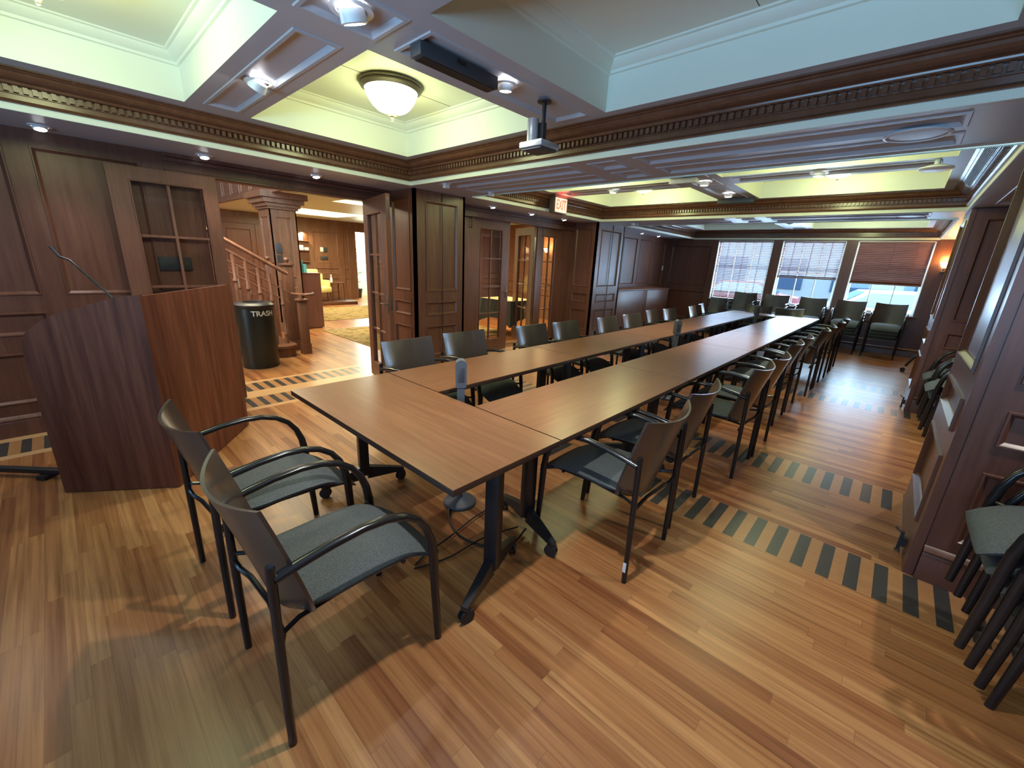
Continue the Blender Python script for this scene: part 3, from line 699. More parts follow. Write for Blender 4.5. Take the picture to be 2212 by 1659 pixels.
# lit shelf niche in the far wall
t = empty('bookcase', (LX+.005, 5.28, 1.2)); tag(t, 'lit niche bookcase with framed pictures in the far lobby wall', 'bookcase')
f = MB(); f.box(0, .03, 0, .33, 0, .9); f.build('case', 'wood2', t)
f = MB()
for z in (.0, .33, .62, .88): f.box(.03, .10, 0, .33, z, z+.02)
f.build('shelf', 'lobbywood', t)
f = MB(); f.box(.04, .07, .03, .15, .64, .84); o = f.build('picture_frame', 'paper', t)
f = MB(); f.box(.035, .09, .02, .14, .36, .50); f.box(.035, .09, .17, .30, .36, .44); f.build('books', 'paper', t)
area('niche_light', (LX+.14, 5.45, 2.05), (.3, .05), 5, (1, .75, .4), (0, .3, 0))
for z, y, m_, nm, lb in ((1.60, 6.02, 'whitep', 'wall_switch', 'white switch plate on the far lobby wall'), (1.60, 6.14, 'dgrey', 'wall_switch', 'small black plate beside the white lobby switch'), (1.34, 6.08, 'dgrey', 'wall_switch', 'wide black plate under the lobby switches')):
    f = MB(); f.box(0, .02, -.05 if z > 1.5 else -.12, .05 if z > 1.5 else .12, -.07 if z > 1.5 else -.05, .07 if z > 1.5 else .05, bev=.004); o = f.build(nm, m_); o.location = (LX, y, z); tag(o, lb, 'switch')
# grey equipment plate seen through the near glazed leaf
f = MB(); f.box(0, .018, -.12, .12, -.06, .06, bev=.004); o = f.build('control_panel', 'rubber'); o.location = (XW, .95-.17, 1.37); tag(o, 'black control panel on the wall behind the glazed leaf', 'panel')
mb = MB(); mb.box(-5.05, XW, .82, 1.06, 0, 2.14); struct('trim_13', mb, 'panel', 'jamb of the lobby opening behind the glazed leaf')

# side room: table with charcoal cloth, sconce
t = empty('cloth_table', (-6.15, 6.55, 0)); tag(t, 'small side room table with charcoal cloth seen through doors', 'table')
f = MB(); f.box(-.45, .45, -.40, .40, .72, .75); f.build('tabletop', 'cream', t)
f = MB()
pl = []
for k in range(40):
    a = k/40*8; 
    s_ = int(a//2); q = (a % 2)-1
    x, y = [(q, -1), (1, q), (-q, 1), (-1, -q)][s_]; wv = 1+.06*math.sin(k*1.9)
    pl.append((x*.46, y*.41, x*.50*wv, y*.45*wv))
for k in range(40):
    a, b = pl[k], pl[(k+1) % 40]; drop = lambda j: .22+.16*abs(math.sin(j*PI/10))
    f.quad((a[0], a[1], .752), (b[0], b[1], .752), (b[2], b[3], drop(k+1)), (a[2], a[3], drop(k)))
f.build('cloth', 'cloth', t)
def sconce(loc_, rz, label):
    t = empty('wall_sconce', loc_, rz); tag(t, label, 'wall lamp', 'amber wall sconces')
    f = MB(); f.lathe([(0, 0), (.03, 0), (.035, .01), (.02, .03), (0, .03)], (.02, 0, -.04), 12); f.tube([(0, 0, 0), (.05, 0, -.02), (.09, 0, .0), (.09, 0, .04)], .008, 8); f.build('bracket', 'nickel', t)
    f = MB(); f.lathe([(0, 0), (.03, .0), (.055, .04), (.075, .10), (.070, .10), (.05, .045), (0, .01)], (.09, 0, .04), 18); f.build('shade', 'sconceglass', t)
    return t
sconce((-7.2, 9.18, 1.75), -PI/2, 'amber wall sconce glowing in the side room behind the doors')
point('sconce_light', (-7.2, 9.0, 1.95), 8, (1, .6, .22))
sconce((.50, WY-.005, 1.74), -PI/2, 'amber wall sconce right of the windows')
point('sconce_light', (.50, WY-.14, 1.93), 7, (1, .55, .16), .05)

# ---------------------------------------------------------------- lectern
t = empty('lectern', (-3.2, .31, 0)); tag(t, 'wide reddish wooden lectern with slanted side and microphone', 'lectern')
du = Vector((-.38, -.51, 0)).normalized(); dv = Vector((-.80, .60, 0)).normalized()     # side direction, front direction
L1, L2 = .64, 1.08
side = [(0, 0), (L1, 0), (L1, .89), (L1-.006, .955), (L1-.035, 1.015), (L1-.09, 1.062), (.47, 1.112), (.36, 1.155), (.22, 1.198), (.12, 1.230), (0, 1.248)]
for nm, off in (('side_panel', 0), ('side_panel', L2-.025)):
    f = MB(); A = []; B = []
    for a, z in side:
        p = du*a+dv*off+Z_*(z+.006); A.append(f.bm.verts.new(p)); B.append(f.bm.verts.new(p+dv*.025))
    f.bm.faces.new(A); f.bm.faces.new(B[::-1])
    for k in range(len(A)): f.bm.faces.new((A[k], A[(k+1) % len(A)], B[(k+1) % len(A)], B[k]))
    f.build(nm, 'lectern', t)
Mx = Matrix((du, dv, Z_)).transposed().to_4x4()
f = MB(); f.box(0, .022, .026, L2-.026, .006, 1.244, Mx); f.build('front_panel', 'lectern', t)
f = MB(); f.box(.024, .30, .026, L2-.026, 1.03, 1.055, Mx); f.box(.024, .60, .026, L2-.026, .60, .62, Mx); f.build('shelf', 'lectern', t)
f = MB(); o_ = Vector((3.2, -.31, 0)); a = Vector((-3.75, .231, 1.06))+o_
f.tube([a, Vector((-3.75, .231, 1.19))+o_, Vector((-3.90, .115, 1.365))+o_, Vector((-3.985, .085, 1.412))+o_, Vector((-4.03, .045, 1.43))+o_], .006, 8)
f.tube([Vector((-4.03, .045, 1.43))+o_, Vector((-4.06, .015, 1.49))+o_], [.008, .009], 8); f.lathe([(0, 0), (.03, 0), (.03, .02), (.008, .03), (0, .03)], tuple(a), 14)
f.build('gooseneck_microphone', 'blackm', t)
f = MB(); f.box(-.75, .75, -.02, .02, .03, .065, bev=.006)
for x in (-.6, 0, .6): f.box(x-.03, x+.03, -.05, .05, 0, .03)
o = f.build('floor_bar', 'blackm'); o.location = (-4.36, -.68, 0); o.rotation_euler = (0, 0, math.radians(43)); tag(o, 'long black metal bar on the floor behind the lectern', 'bar')

# ---------------------------------------------------------------- tables
ZT = .74
def leg_base(par, x, y, ang, sp=.25):
    """T leg: column, splayed foot, two castors; ang = direction of the foot"""
    R_ = Matrix.Translation((x, y, 0)) @ Matrix.Rotation(ang, 4, 'Z')
    f = MB(); f.box(-.030, .030, -.034, .034, .105, ZT-.03, R_, bev=.004); f.box(-.12, .12, -.03, .03, ZT-.05, ZT-.031, R_)
    for s in (-1, 1):
        A = [Vector((s*.02, -.022, .075)), Vector((s*.02, .022, .075)), Vector((s*.02, .022, .165)), Vector((s*.02, -.022, .165))]
        B = [Vector((s*(sp+.02), -.016, .070)), Vector((s*(sp+.02), .016, .070)), Vector((s*(sp+.02), .016, .094)), Vector((s*(sp+.02), -.016, .094))]
        A = [f.bm.verts.new(R_ @ v) for v in A]; B = [f.bm.verts.new(R_ @ v) for v in B]
        f.bm.faces.new(A); f.bm.faces.new(B[::-1])
        for k in range(4): f.bm.faces.new((A[k], A[(k+1) % 4], B[(k+1) % 4], B[k]))
    lg = f.build('leg', 'blackm', par)
    for s in (-1, 1):
        f = MB(); c = R_ @ Vector((s*sp, 0, .034))
        Rc = Matrix.Translation(c) @ Matrix.Rotation(ang+s*.5, 4, 'Z') @ Matrix.Rotation(PI/2, 4, 'X')
        for dz in (-.017, .006):
            n = 16; A = [f.bm.verts.new(Rc @ Vector((math.cos(2*PI*k/n)*.034, math.sin(2*PI*k/n)*.034, dz))) for k in range(n)]
            B = [f.bm.verts.new(Rc @ Vector((math.cos(2*PI*k/n)*.034, math.sin(2*PI*k/n)*.034, dz+.012))) for k in range(n)]
            f.bm.faces.new(A); f.bm.faces.new(B[::-1])
            for k in range(n): f.bm.faces.new((A[k], A[(k+1) % n], B[(k+1) % n], B[k]))
        f.box(-.014, .026, -.003, .030, -.020, .020, Rc); f.tube([c+Vector((0, 0, .02)), c+Vector((0, 0, .045))], .010, 8)
        f.build('caster', 'rubber', lg)
def table(x0, x1, y0, y1, legs, label, group, m):
    t = empty('folding_table', ((x0+x1)/2, (y0+y1)/2, 0)); tag(t, label, 'table', group)
    cx, cy = t.location.x, t.location.y; g = .003
    f = MB(); f.box(x0-cx+g, x1-cx-g, y0-cy+g, y1-cy-g, ZT-.003, ZT); f.build('tabletop', m, t)
    f = MB(); f.box(x0-cx+g, x1-cx-g, y0-cy+g, y1-cy-g, ZT-.030, ZT-.003, bev=.002); f.build('table_edge', 'edge', t)
    for lx, ly, a in legs: leg_base(t, lx-cx, ly-cy, a)
    return t
TX = (-2.53, -1.955, -1.62, -1.01)
SL = [1.485, 3.08, 4.70, 6.28, 7.80, 9.22]; SR = [1.485, 3.10, 4.86, 6.34, 7.80, 9.22]
rad = math.radians
table(TX[0], TX[3], .83, 1.482, [(-1.16, 1.20, rad(109)), (-2.39, 1.19, rad(76))], 'end table across the near end of the long rows', 'brown laminate folding tables', 'topx')
table(TX[0], TX[3], 9.225, 9.76, [(-1.16, 9.5, rad(90)), (-2.38, 9.5, rad(90))], 'end table across the far end by the window chairs', 'brown laminate folding tables', 'topx')
ordn = ['first', 'second', 'third', 'fourth', 'fifth']
for k in range(5):
    table(TX[0], TX[1], SL[k], SL[k+1], [(-2.24, SL[k]+.20, rad(12)), (-2.24, SL[k+1]-.20, rad(-12))], '%s table from the near end in the left row' % ordn[k], 'brown laminate folding tables', 'top')
    table(TX[2], TX[3], SR[k], SR[k+1], [(-1.32, SR[k]+.16, rad(-16)), (-1.32, SR[k+1]-.18, rad(12))], '%s table from the near end in the right row' % ordn[k], 'brown laminate folding tables', 'top')
# grey towers standing in the slot between the rows
def tower():
    t = empty('microphone_tower', (-1.81, 1.545, 0))
    f = MB(); f.lathe([(0, 0), (.103, 0), (.106, .012), (.100, .020), (.05, .034), (.022, .045), (.0, .045)], n=32); f.build('base', 'chrome' if 0 else 'towerm', t)
    f = MB(); f.lathe([(.020, .04), (.016, .06), (.016, .45), (0, .45)], n=14); f.box(-.022, .022, -.022, .022, .45, .80); f.build('pole', 'towerm', t)
    f = MB(); pr = [(-.030, .80), (.030, .80), (.033, .83), (.033, .935)]+[(.033*math.cos(a*PI/10), .938+.030*math.sin(a*PI/10)) for a in range(0, 11)]+[(-.033, .83)]
    f.prism(pr, -.030, .030, 'x'); f.build('head', 'towerm', t)
    f = MB(); f.box(.030, .034, -.018, .018, .835, .925, bev=.0015)
    for z in (.85, .875, .90): f.box(.034, .036, -.004, .004, z, z+.008)
    f.build('button_strip', 'dgrey', t)
    return t
tw = tower(); rot = rad(-38); tw.rotation_euler = (0, 0, rot)
tag(tw, 'grey microphone tower rising through the slot nearest the camera', 'microphone', 'grey microphone towers')
for y, lb in ((4.86, 'middle grey microphone tower of the three in the slot'), (8.52, 'farthest grey microphone tower near the window chairs')):
    c = copy_tree(tw); c.location = (-1.82, y, 0); tag(c, lb)
# cables on the floor
def smooth(pts, n=8):
    P = [Vector(p) for p in pts]; P = [P[0]]+P+[P[-1]]; out = []
    for a, b, c_, d_ in zip(P, P[1:], P[2:], P[3:]):
        for k in range(n):
            t_ = k/n; out.append(.5*((2*b)+(c_-a)*t_+(2*a-5*b+4*c_-d_)*t_*t_+(3*b-a-3*c_+d_)*t_**3))
    return out+[P[-1]]
f = MB(); f.tube(smooth([(-1.79, 1.44, .008), (-1.68, 1.36, .008), (-1.54, 1.32, .008), (-1.40, 1.35, .008), (-1.28, 1.44, .008), (-1.30, 1.62, .03)]), .006, 8)
f.tube(smooth([(-1.52, 1.00, .008), (-1.55, 1.10, .008), (-1.56, 1.26, .02), (-1.60, 1.48, .02), (-1.62, 1.68, .012)]), .0045, 8)
f.tube(smooth([(-1.50, .98, .008), (-1.47, 1.06, .008), (-1.44, 1.18, .008), (-1.42, 1.40, .02), (-1.36, 1.62, .012)]), .0045, 8)
o = f.build('cable', 'rubber'); tag(o, 'black cables curling on the floor under the near end table', 'cable')

# ---------------------------------------------------------------- chairs
def chair_proto():
    """front towards +Y; rear feet at y=0, front feet at y=.57"""
    t = empty('stacking_armchair')
    W2 = .240
    # seat
    f = MB(); nu, nv = 12, 14; top, bot = [], []
    for j in range(nv+1):
        v = j/nv; y = .085+.530*v
        hw = .222*(1-.10*max(0, (v-.75)/.25)**2-.05*max(0, (.25-v)/.25)**2)
        zc = .455+.012*math.sin(PI*min(v*1.15, 1))-.080*max(0, (v-.66)/.34)**1.8+.010*max(0, (.2-v)/.2)
        rt, rb = [], []
        for i in range(nu+1):
            u = -1+2*i/nu; e = abs(u)**5
            th = .036*(1-.55*e)*(1-.55*(2*abs(v-.5))**8)
            dome = .010*(1-u*u)
            rt.append(f.bm.verts.new((u*hw, y, zc+dome+th*.5-.004*e))); rb.append(f.bm.verts.new((u*hw*.985, y-.002, zc-th*.9+.004*e)))
        top.append(rt); bot.append(rb)
    for G, fl in ((top, 0), (bot, 1)):
        for j in range(nv):
            for i in range(nu):
                q = (G[j][i], G[j][i+1], G[j+1][i+1], G[j+1][i]); f.bm.faces.new(q[::-1] if fl else q)
    for j in range(nv):
        f.bm.faces.new((top[j][0], top[j+1][0], bot[j+1][0], bot[j][0])); f.bm.faces.new((top[j+1][nu], top[j][nu], bot[j][nu], bot[j+1][nu]))
    for i in range(nu):
        f.bm.faces.new((top[0][i+1], top[0][i], bot[0][i], bot[0][i+1])); f.bm.faces.new((top[nv][i], top[nv][i+1], bot[nv][i+1], bot[nv][i]))
    f.build('seat', 'fabric', t, angle=60)
    # backrest: one bent shell
    f = MB(); nx, nz = 14, 12; A, B = [], []
    for j in range(nz+1):
        s = j/nz; z = .405+.455*s
        hw = .2475 if s > .32 else .2475-.045*((.32-s)/.32)**2
        yc = .060-.105*s-.02*s*s
        ra, rb = [], []
        for i in range(nx+1):
            u = -1+2*i/nx; y = yc-.006+.072*u*u
            zz = z+.020*u*u*s-.006*s
            if j == 0: zz = z+.045*abs(u)**4
            ra.append(f.bm.verts.new((u*hw, y, zz))); rb.append(f.bm.verts.new((u*hw, y-.011, zz)))
        A.append(ra); B.append(rb)
    for j in range(nz):
        for i in range(nx):
            f.bm.faces.new((A[j][i], A[j+1][i], A[j+1][i+1], A[j][i+1])); f.bm.faces.new((B[j][i], B[j][i+1], B[j+1][i+1], B[j+1][i]))
        f.bm.faces.new((A[j][0], B[j][0], B[j+1][0], A[j+1][0])); f.bm.faces.new((A[j][nx], A[j+1][nx], B[j+1][nx], B[j][nx]))
    for i in range(nx):
        f.bm.faces.new((A[0][i], A[0][i+1], B[0][i+1], B[0][i])); f.bm.faces.new((A[nz][i], B[nz][i], B[nz][i+1], A[nz][i+1]))
    f.build('backrest', 'shell', t, angle=50)
    for s in (-1, 1):
        x = s*W2
        f = MB(); f.tube([(x*1.01, -.005, 0), (x*1.03, -.003, .35), (x*1.06, 0, .655), (x*1.06, 0, .690)], [.0130, .0140, .0140, .0135], 12); f.lathe([(.0125, 0), (.014, .004), (.012, .012), (0, .014)], (x*1.06, 0, .689), 10); f.build('leg', 'black', t)
        pts = [(x*1.07, .006, .655), (x*1.08, .08, .672), (x*1.09, .17, .688), (x*1.09, .27, .696), (x*1.09, .35, .690), (x*1.08, .42, .668), (x*1.07, .475, .628), (x*1.06, .512, .575), (x*1.055, .535, .51), (x*1.05, .545, .44)]
        f = MB(); f.tube(pts, [(.0185, .0135)]*7+[(.018, .015), (.016, .018), (.015, .020)], 14); f.build('armrest', 'black', t)
        f = MB(); f.tube([(x*1.05, .545, .45), (x*1.04, .555, .25), (x*1.03, .570, .0)], [(.015, .020), (.014, .018), (.012, .015)], 14, flat=(0, 1, 0)); f.build('leg', 'black', t)
    f = MB()
    for s in (-1, 1):
        f.tube([(s*.250, .540, .440), (s*.200, .48, .440), (s*.190, .25, .442), (s*.205, .07, .438), (s*.245, .0, .445)], .008, 8)
    f.tube([(-.244, .002, .46), (-.240, -.002, .420), (-.222, .008, .388), (-.17, .028, .372), (0, .040, .370), (.17, .028, .372), (.222, .008, .388), (.240, -.002, .420), (.244, .002, .46)], .010, 8)
    f.tube([(-.215, .44, .438), (.215, .44, .438)], .009, 8)
    f.build('seat_frame', 'black', t)
    return t
proto = chair_proto()
used = [False]
def chair(x, y, ang, label, group, z=0):
    """x, y = midpoint of the rear feet; ang = heading of the front measured from +Y anticlockwise"""
    if not used[0]: o = proto; used[0] = True
    else: o = copy_tree(proto)
    o.location = (x, y, z); o.rotation_euler = (0, 0, ang)
    tag(o, label, 'chair', group); return o
G1 = 'chairs around the long tables'
chair(-1.357, .262, rad(-1), 'black armchair at the near end of the tables, closest to the camera', G1)
chair(-2.048, .260, rad(1), 'black armchair at the near end of the tables, beside the lectern', G1)
nth = ['nearest', 'second', 'third', 'fourth', 'fifth', 'sixth', 'seventh', 'eighth', 'ninth', 'farthest']
RC = [(-.700, 1.93, 0), (-.735, 2.545, 2), (-.640, 3.53, 0), (-.630, 4.09, 0), (-.680, 5.09, 0), (-.680, 5.71, 0), (-.620, 6.68, 0), (-.610, 7.26, 0), (-.590, 8.17, 0), (-.585, 8.84, 0)]
for k, (x, y, a) in enumerate(RC):
    o = chair(x, y, PI/2+rad(a), '%s black armchair of the ten along the right row, seen from behind' % nth[k], G1)
    if k == 0:
        f = MB(); f.box(-.2605, -.2590, -.012, .004, .07, .125); f.build('sticker', 'paper', o)
LC = [(-2.93, 1.91, 1), (-2.965, 2.565, -3), (-2.895, 3.475, -2), (-2.87, 4.075, -2), (-2.825, 4.97, -2), (-2.825, 5.68, -4), (-2.925, 6.555, 5), (-2.87, 7.155, -3), (-2.82, 8.09, 6), (-2.90, 8.86, 14)]
for k, (x, y, a) in enumerate(LC):
    chair(x, y, -PI/2+rad(a), '%s black armchair of the ten along the left row, facing the window light' % nth[k], G1)
chair(-2.11, 10.06, PI-rad(5), 'black armchair at the far end of the tables, left of two', G1)
chair(-1.56, 9.98, PI-rad(-22), 'black armchair at the far end of the tables, right of two and turned', G1)
# stacks before the windows
SX = [(-3.32, 1, 'single chair left of the stacks before the left window'), (-2.74, 4, 'leftmost window stack'), (-2.07, 4, 'window stack second from the left'), (-1.37, 4, 'middle window stack under the middle window'),
      (-.70, 4, 'window stack second from the right'), (-.065, 4, 'rightmost window stack')]
lev = ['bottom', 'second from bottom', 'third from bottom', 'top']
for x, n, nm in SX:
    for k in range(n):
        lb = 'black armchair, '+nm if n == 1 else '%s black armchair of the %s' % (lev[k] if k < n-1 else 'top', nm)
        chair(x, WY-.17-.043*k, PI, lb, 'armchairs stacked before the windows', .0635*k)
for (x, y, n, nm) in ((1.176, 2.365, 4, 'stack in the near right alcove'), (1.10, 6.42, 3, 'farther stack in the second right alcove'), (1.10, 5.78, 3, 'nearer stack in the second right alcove')):
    for k in range(n):
        chair(x-.043*k, y, PI/2, '%s black armchair of the %s' % (lev[k] if k < n-1 else 'top', nm), 'armchairs stacked in the right alcoves', .0635*k)

# ---------------------------------------------------------------- ceiling fixtures
def bowl_lamp(x, y, label, on=True):
    t = empty('ceiling_lamp', (x, y, ZC)); tag(t, label, 'ceiling lamp', 'bowl lamps in the coffers')
    f = MB(); f.lathe([(0, 0), (.228, 0), (.236, -.010), (.236, -.018), (.222, -.026), (.224, -.036), (.208, -.046), (.200, -.052), (.19, -.05)], n=48); f.build('rim', 'nickel', t)
    f = MB(); f.lathe([(.195, -.045), (.193, -.06), (.184, -.085), (.168, -.115), (.143, -.148), (.110, -.175), (.07, -.192), (.03, -.198), (0, -.199)], n=48); f.build('glass_bowl', 'lampglass', t)
    f = MB(); f.lathe([(0, -.196), (.048, -.197), (.054, -.203), (.030, -.211), (.014, -.218), (.018, -.226), (.010, -.236), (.007, -.240), (.009, -.246), (0, -.252)], n=20); f.build('finial', 'nickel', t)
    return t
first = None
def put_lamp(x, y, label):
    global first
    if first is None: first = bowl_lamp(x, y, label); o = first
    else:
        o = copy_tree(first); o.location = (x, y, ZC); tag(o, label)
    # light of the lamp itself, given off just round the bowl
    l = point('bowl_light', (x, y, ZC-.27), 8.6, BOWL, .14)
    return o
put_lamp(-3.19, 2.0, 'bowl lamp glowing in the coffer before the lobby opening')
put_lamp(-3.10, .17, 'bowl lamp in the near left coffer above the lectern')
put_lamp(-3.10, 6.10, 'bowl lamp in the far left coffer of the middle bay')
put_lamp(-.80, 6.10, 'bowl lamp in the far right coffer of the middle bay')
put_lamp(-3.10, 4.56, 'bowl lamp in the near left coffer of the middle bay')
put_lamp(-.80, 4.56, 'bowl lamp in the near right coffer of the middle bay')
put_lamp(-.80, 10.5, 'bowl lamp in the coffer before the right window')

def can_light(x, y, z, label, tilt=(0, 0), e=10, r=.045, drop=.02, ang=95):
    t = empty('downlight', (x, y, z)); tag(t, label, 'downlight', 'recessed ceiling spotlights')
    f = MB(); f.lathe([(r*1.55, -.001), (r*1.6, -.006), (r*1.15, -.008), (r*1.1, -.004), (r*1.55, -.001)], n=28); f.build('trim_ring', 'whitep', t)
    R_ = Matrix.Rotation(tilt[0], 4, 'X') @ Matrix.Rotation(tilt[1], 4, 'Y')
    f = MB(); f.lathe([(r*.95, .0), (r, -drop), (r*.82, -drop-.004), (r*.80, -drop+.006), (r*.95, .0)], n=24); bmesh.ops.transform(f.bm, matrix=R_, verts=f.bm.verts); f.build('lamp_head', 'whitep', t)
    f = MB(); f.lathe([(0, -drop+.004), (r*.79, -drop+.004), (r*.79, -drop+.001), (0, -drop+.001)], n=20); bmesh.ops.transform(f.bm, matrix=R_, verts=f.bm.verts); f.build('lens', 'ledglass', t)
    d_ = R_ @ Vector((0, 0, -1)); p = Vector((x, y, z))+d_*(drop+.03)
    s_ = spot('downlight_beam', p, e, LED, ang, .75); s_.rotation_euler = d_.to_track_quat('-Z', 'Y').to_euler()
    return t
can_light(-1.92, 1.03, ZB, 'spotlight in the square panel where the ceiling beams cross', (.35, .15), 34, .055, .045, 100)
can_light(-3.12, 1.05, ZB, 'tilted spotlight in the ceiling beam above the lectern', (-.3, .55), 24, .05, .045, 90)
can_light(-1.92, 1.95, ZB, 'spotlight beside the black screen case on the ceiling beam', (.1, .1), 30, .042, .03, 100)
can_light(-.80, 1.04, ZB, 'spotlight in the right ceiling beam of the near bay', (0, 0), 60, .05, .03, 110)
for k, (y, lb) in enumerate([(-.85, 'first'), (.12, 'second'), (1.08, 'third'), (2.04, 'fourth')]):
    can_light(-4.73, y, ZS, '%s spotlight in the left soffit before the lobby side' % lb, (0, -.25), 9, .040, .022, 100)
for k, (y, lb) in enumerate([(4.62, 'nearest'), (5.52, 'middle'), (6.42, 'farthest')]):
    can_light(-4.73, y, ZS, '%s spotlight in the left soffit before the glazed doors' % lb, (0, -.2), 9, .040, .022, 100)
for k, (y, lb) in enumerate([(8.6, 'nearest'), (9.5, 'middle'), (10.4, 'farthest')]):
    can_light(-4.73, y, ZS, '%s spotlight in the left soffit of the window bay' % lb, (0, -.2), 6, .040, .022, 100)
can_light(-3.12, 5.28, ZB, 'left spotlight in the cross beam of the middle bay', (0, 0), 24, .05, .03)
can_light(-1.94, 5.28, ZB, 'centre spotlight in the cross beam of the middle bay', (0, 0), 24, .05, .03)
can_light(-.85, 5.28, ZB, 'right spotlight in the cross beam of the middle bay', (0, 0), 48, .05, .03)
can_light(-1.94, 6.2, ZB, 'spotlight in the long beam beyond the middle bay crossing', (0, 0), 18, .05, .03)
can_light(.92, 2.62, ZS, 'spotlight in the right soffit above the near chair stack', (0, .1), 32, .045, .02, 120)
can_light(.88, 6.9-1.6, ZS, 'spotlight in the right soffit above the second alcove', (0, .1), 30, .045, .02, 120)

# black screen case under the long beam
t = empty('screen_case', (-1.92, 1.32, ZB)); tag(t, 'long black projection screen case under the ceiling beam', 'screen')
f = MB(); f.box(-.045, .040, .02, .53, -.062, -.001, bev=.005); f.build('case', 'dgrey', t)
f = MB(); f.box(.040, .0415, .24, .30, -.030, -.010); f.tube([(.042, .25, -.008), (.044, .235, -.02), (.043, .26, -.032)], .0025, 6); f.build('cable_slot', 'rubber', t)
f = MB(); f.box(-.035, .03, .04, .51, -.066, -.062); f.build('screen_bar', 'blackm', t)
# hanging camera / projector
t = empty('ceiling_projector', (-1.90, 2.28, ZB)); tag(t, 'small silver projector hanging on a black pole from the ceiling', 'projector')
f = MB(); f.lathe([(0, 0), (.045, 0), (.045, -.006), (.014, -.012), (.014, -.17), (0, -.17)], n=20); f.box(-.020, .020, -.022, .010, -.235, -.12); f.build('mount_pole', 'blackm', t)
f = MB(); f.box(-.10, .085, -.11, .07, -.272, -.235, bev=.008); f.build('body', 'silver', t)
f = MB(); f.box(-.088, .075, -.10, .06, -.284, -.272, bev=.003); f.lathe([(0, 0), (.022, 0), (.022, .008), (0, .008)], (.03, -.05, -.286), 16); f.build('underside', 'dgrey', t)
f = MB(); f.lathe([(0, -.235), (.036, -.235), (.036, -.105), (.033, -.10), (0, -.10)], (-.045, -.045, 0), 24); f.build('cylinder', 'silver', t)
# exit sign
t = empty('exit_sign', (-4.06, 5.28, ZB)); tag(t, 'lit red EXIT sign hanging below the middle bay ceiling', 'sign')
f = MB(); f.box(-.05, .05, -.10, .24, -.02, 0); f.box(-.10, .0, -.035, .285, -.245, -.015, bev=.006); f.build('housing', 'housing', t)
f = MB(); f.box(.0, .004, -.018, .268, -.228, -.030); f.build('face', 'exitface', t)
M4 = Matrix.Translation((.0055, .125, -.129)) @ Matrix(((0, 0, 1, 0), (1, 0, 0, 0), (0, 1, 0, 0), (0, 0, 0, 1)))
text_obj('lettering', 'EXIT', .19, 'exitred', t, M4, .001, .62, .004)
point('exit_glow', (-3.98, 5.40, 2.43), 1.2, (1, .12, .08), .05)
# speakers, detectors, sensors, vent
def round_speaker(x, y, z, label, r=.14):
    t = empty('ceiling_speaker', (x, y, z)); tag(t, label, 'speaker', 'round flush ceiling speakers')
    f = MB(); f.lathe([(r, -.001), (r*1.02, -.008), (r*.93, -.012), (r*.90, -.006), (r, -.001)], n=36); f.build('ring', 'whitep', t)
    f = MB(); f.lathe([(0, -.009), (r*.6, -.008), (r*.90, -.005), (r*.9, -.002), (0, -.002)], n=36); f.build('grille', 'grey', t)
round_speaker(-.13, 3.34, ZS, 'round white speaker in the near soffit on the right')
round_speaker(-.13, 7.40, ZS, 'round white speaker in the farther soffit on the right')
t = empty('smoke_detector', (-.02, 5.15, ZB)); tag(t, 'white dome device hanging under the middle bay on the right', 'detector')
f = MB(); f.lathe([(0, 0), (.02, 0), (.02, -.04), (.0, -.04)], n=14); f.build('stem', 'whitep', t)
f = MB(); f.lathe([(0, -.035), (.05, -.04), (.11, -.06), (.115, -.07), (.10, -.078), (0, -.08)], n=30); f.build('dome', 'whitep', t)
for x, y, lb in ((-3.85, 3.05, 'small white sensor box under the soffit beside the left pillar'), (-3.80, 3.68, 'small white sensor box under the soffit before the middle bay'), (-3.86, 7.35, 'small white sensor box under the farther soffit')):
    f = MB(); f.box(-.022, .022, -.03, .03, -.045, -.002, bev=.004); f.box(-.035, .035, -.035, .035, -.006, -.0005); o = f.build('motion_sensor', 'whitep'); o.location = (x, y, ZS); tag(o, lb, 'sensor', 'white ceiling sensors')
t = empty('ceiling_camera', (-1.74, 9.15, ZB)); tag(t, 'grey dome camera under the window bay beam', 'camera')
f = MB(); f.lathe([(0, 0), (.06, 0), (.065, -.06), (.05, -.10), (0, -.12)], n=20); f.build('dome', 'towerm', t); f = MB(); f.lathe([(.07, 0), (.075, -.01), (.068, -.012), (.066, 0)], n=20); f.build('ring', 'whitep', t)
# linear vent in the right crown of the middle bay
t = empty('air_vent', (XR-.10, 5.15, 2.44)); tag(t, 'long grey slotted air vent in the right crown moulding', 'vent')
f = MB()
f.box(-.006, .004, -.95, .95, -.035, .030)
for k in range(48): f.box(-.009, -.006, -.93+k*.0388, -.93+k*.0388+.018, -.03, .025)
f.build('grille', 'dgrey', t); t.rotation_euler = (0, -.75, 0)
# second screen case and white case in the middle bay
t = empty('screen_case', (-1.95, 6.62, ZB)); tag(t, 'short black screen case against the far crown of the middle bay', 'screen')
f = MB(); f.box(-.24, .22, -.06, .03, -.062, -.001, bev=.005); f.build('case', 'dgrey', t)
f = MB(); f.box(-.22, .20, -.045, .015, -.066, -.062); f.build('screen_bar', 'blackm', t)
t = empty('emergency_light', (-2.05, 4.98, ZB)); tag(t, 'flat white emergency light box under the crossing of the middle bay', 'light')
f = MB(); f.box(-.16, .14, -.05, .05, -.05, -.001, bev=.006); f.build('case', 'whitep', t)
f = MB(); f.box(-.10, .08, -.035, .035, -.054, -.05); f.build('diffuser', 'silver', t)
# hairline joints of the coffer lids
for n_, (x, y0, y1) in enumerate(((-3.19, 1.34, 2.57), (-.82, 1.34, 2.57))):
    f = MB(); f.box(x-.002, x+.002, y0, y1, ZC-.0015, ZC+.001); struct('ceiling_joint', f, 'edge', 'hairline joint in a coffer lid')
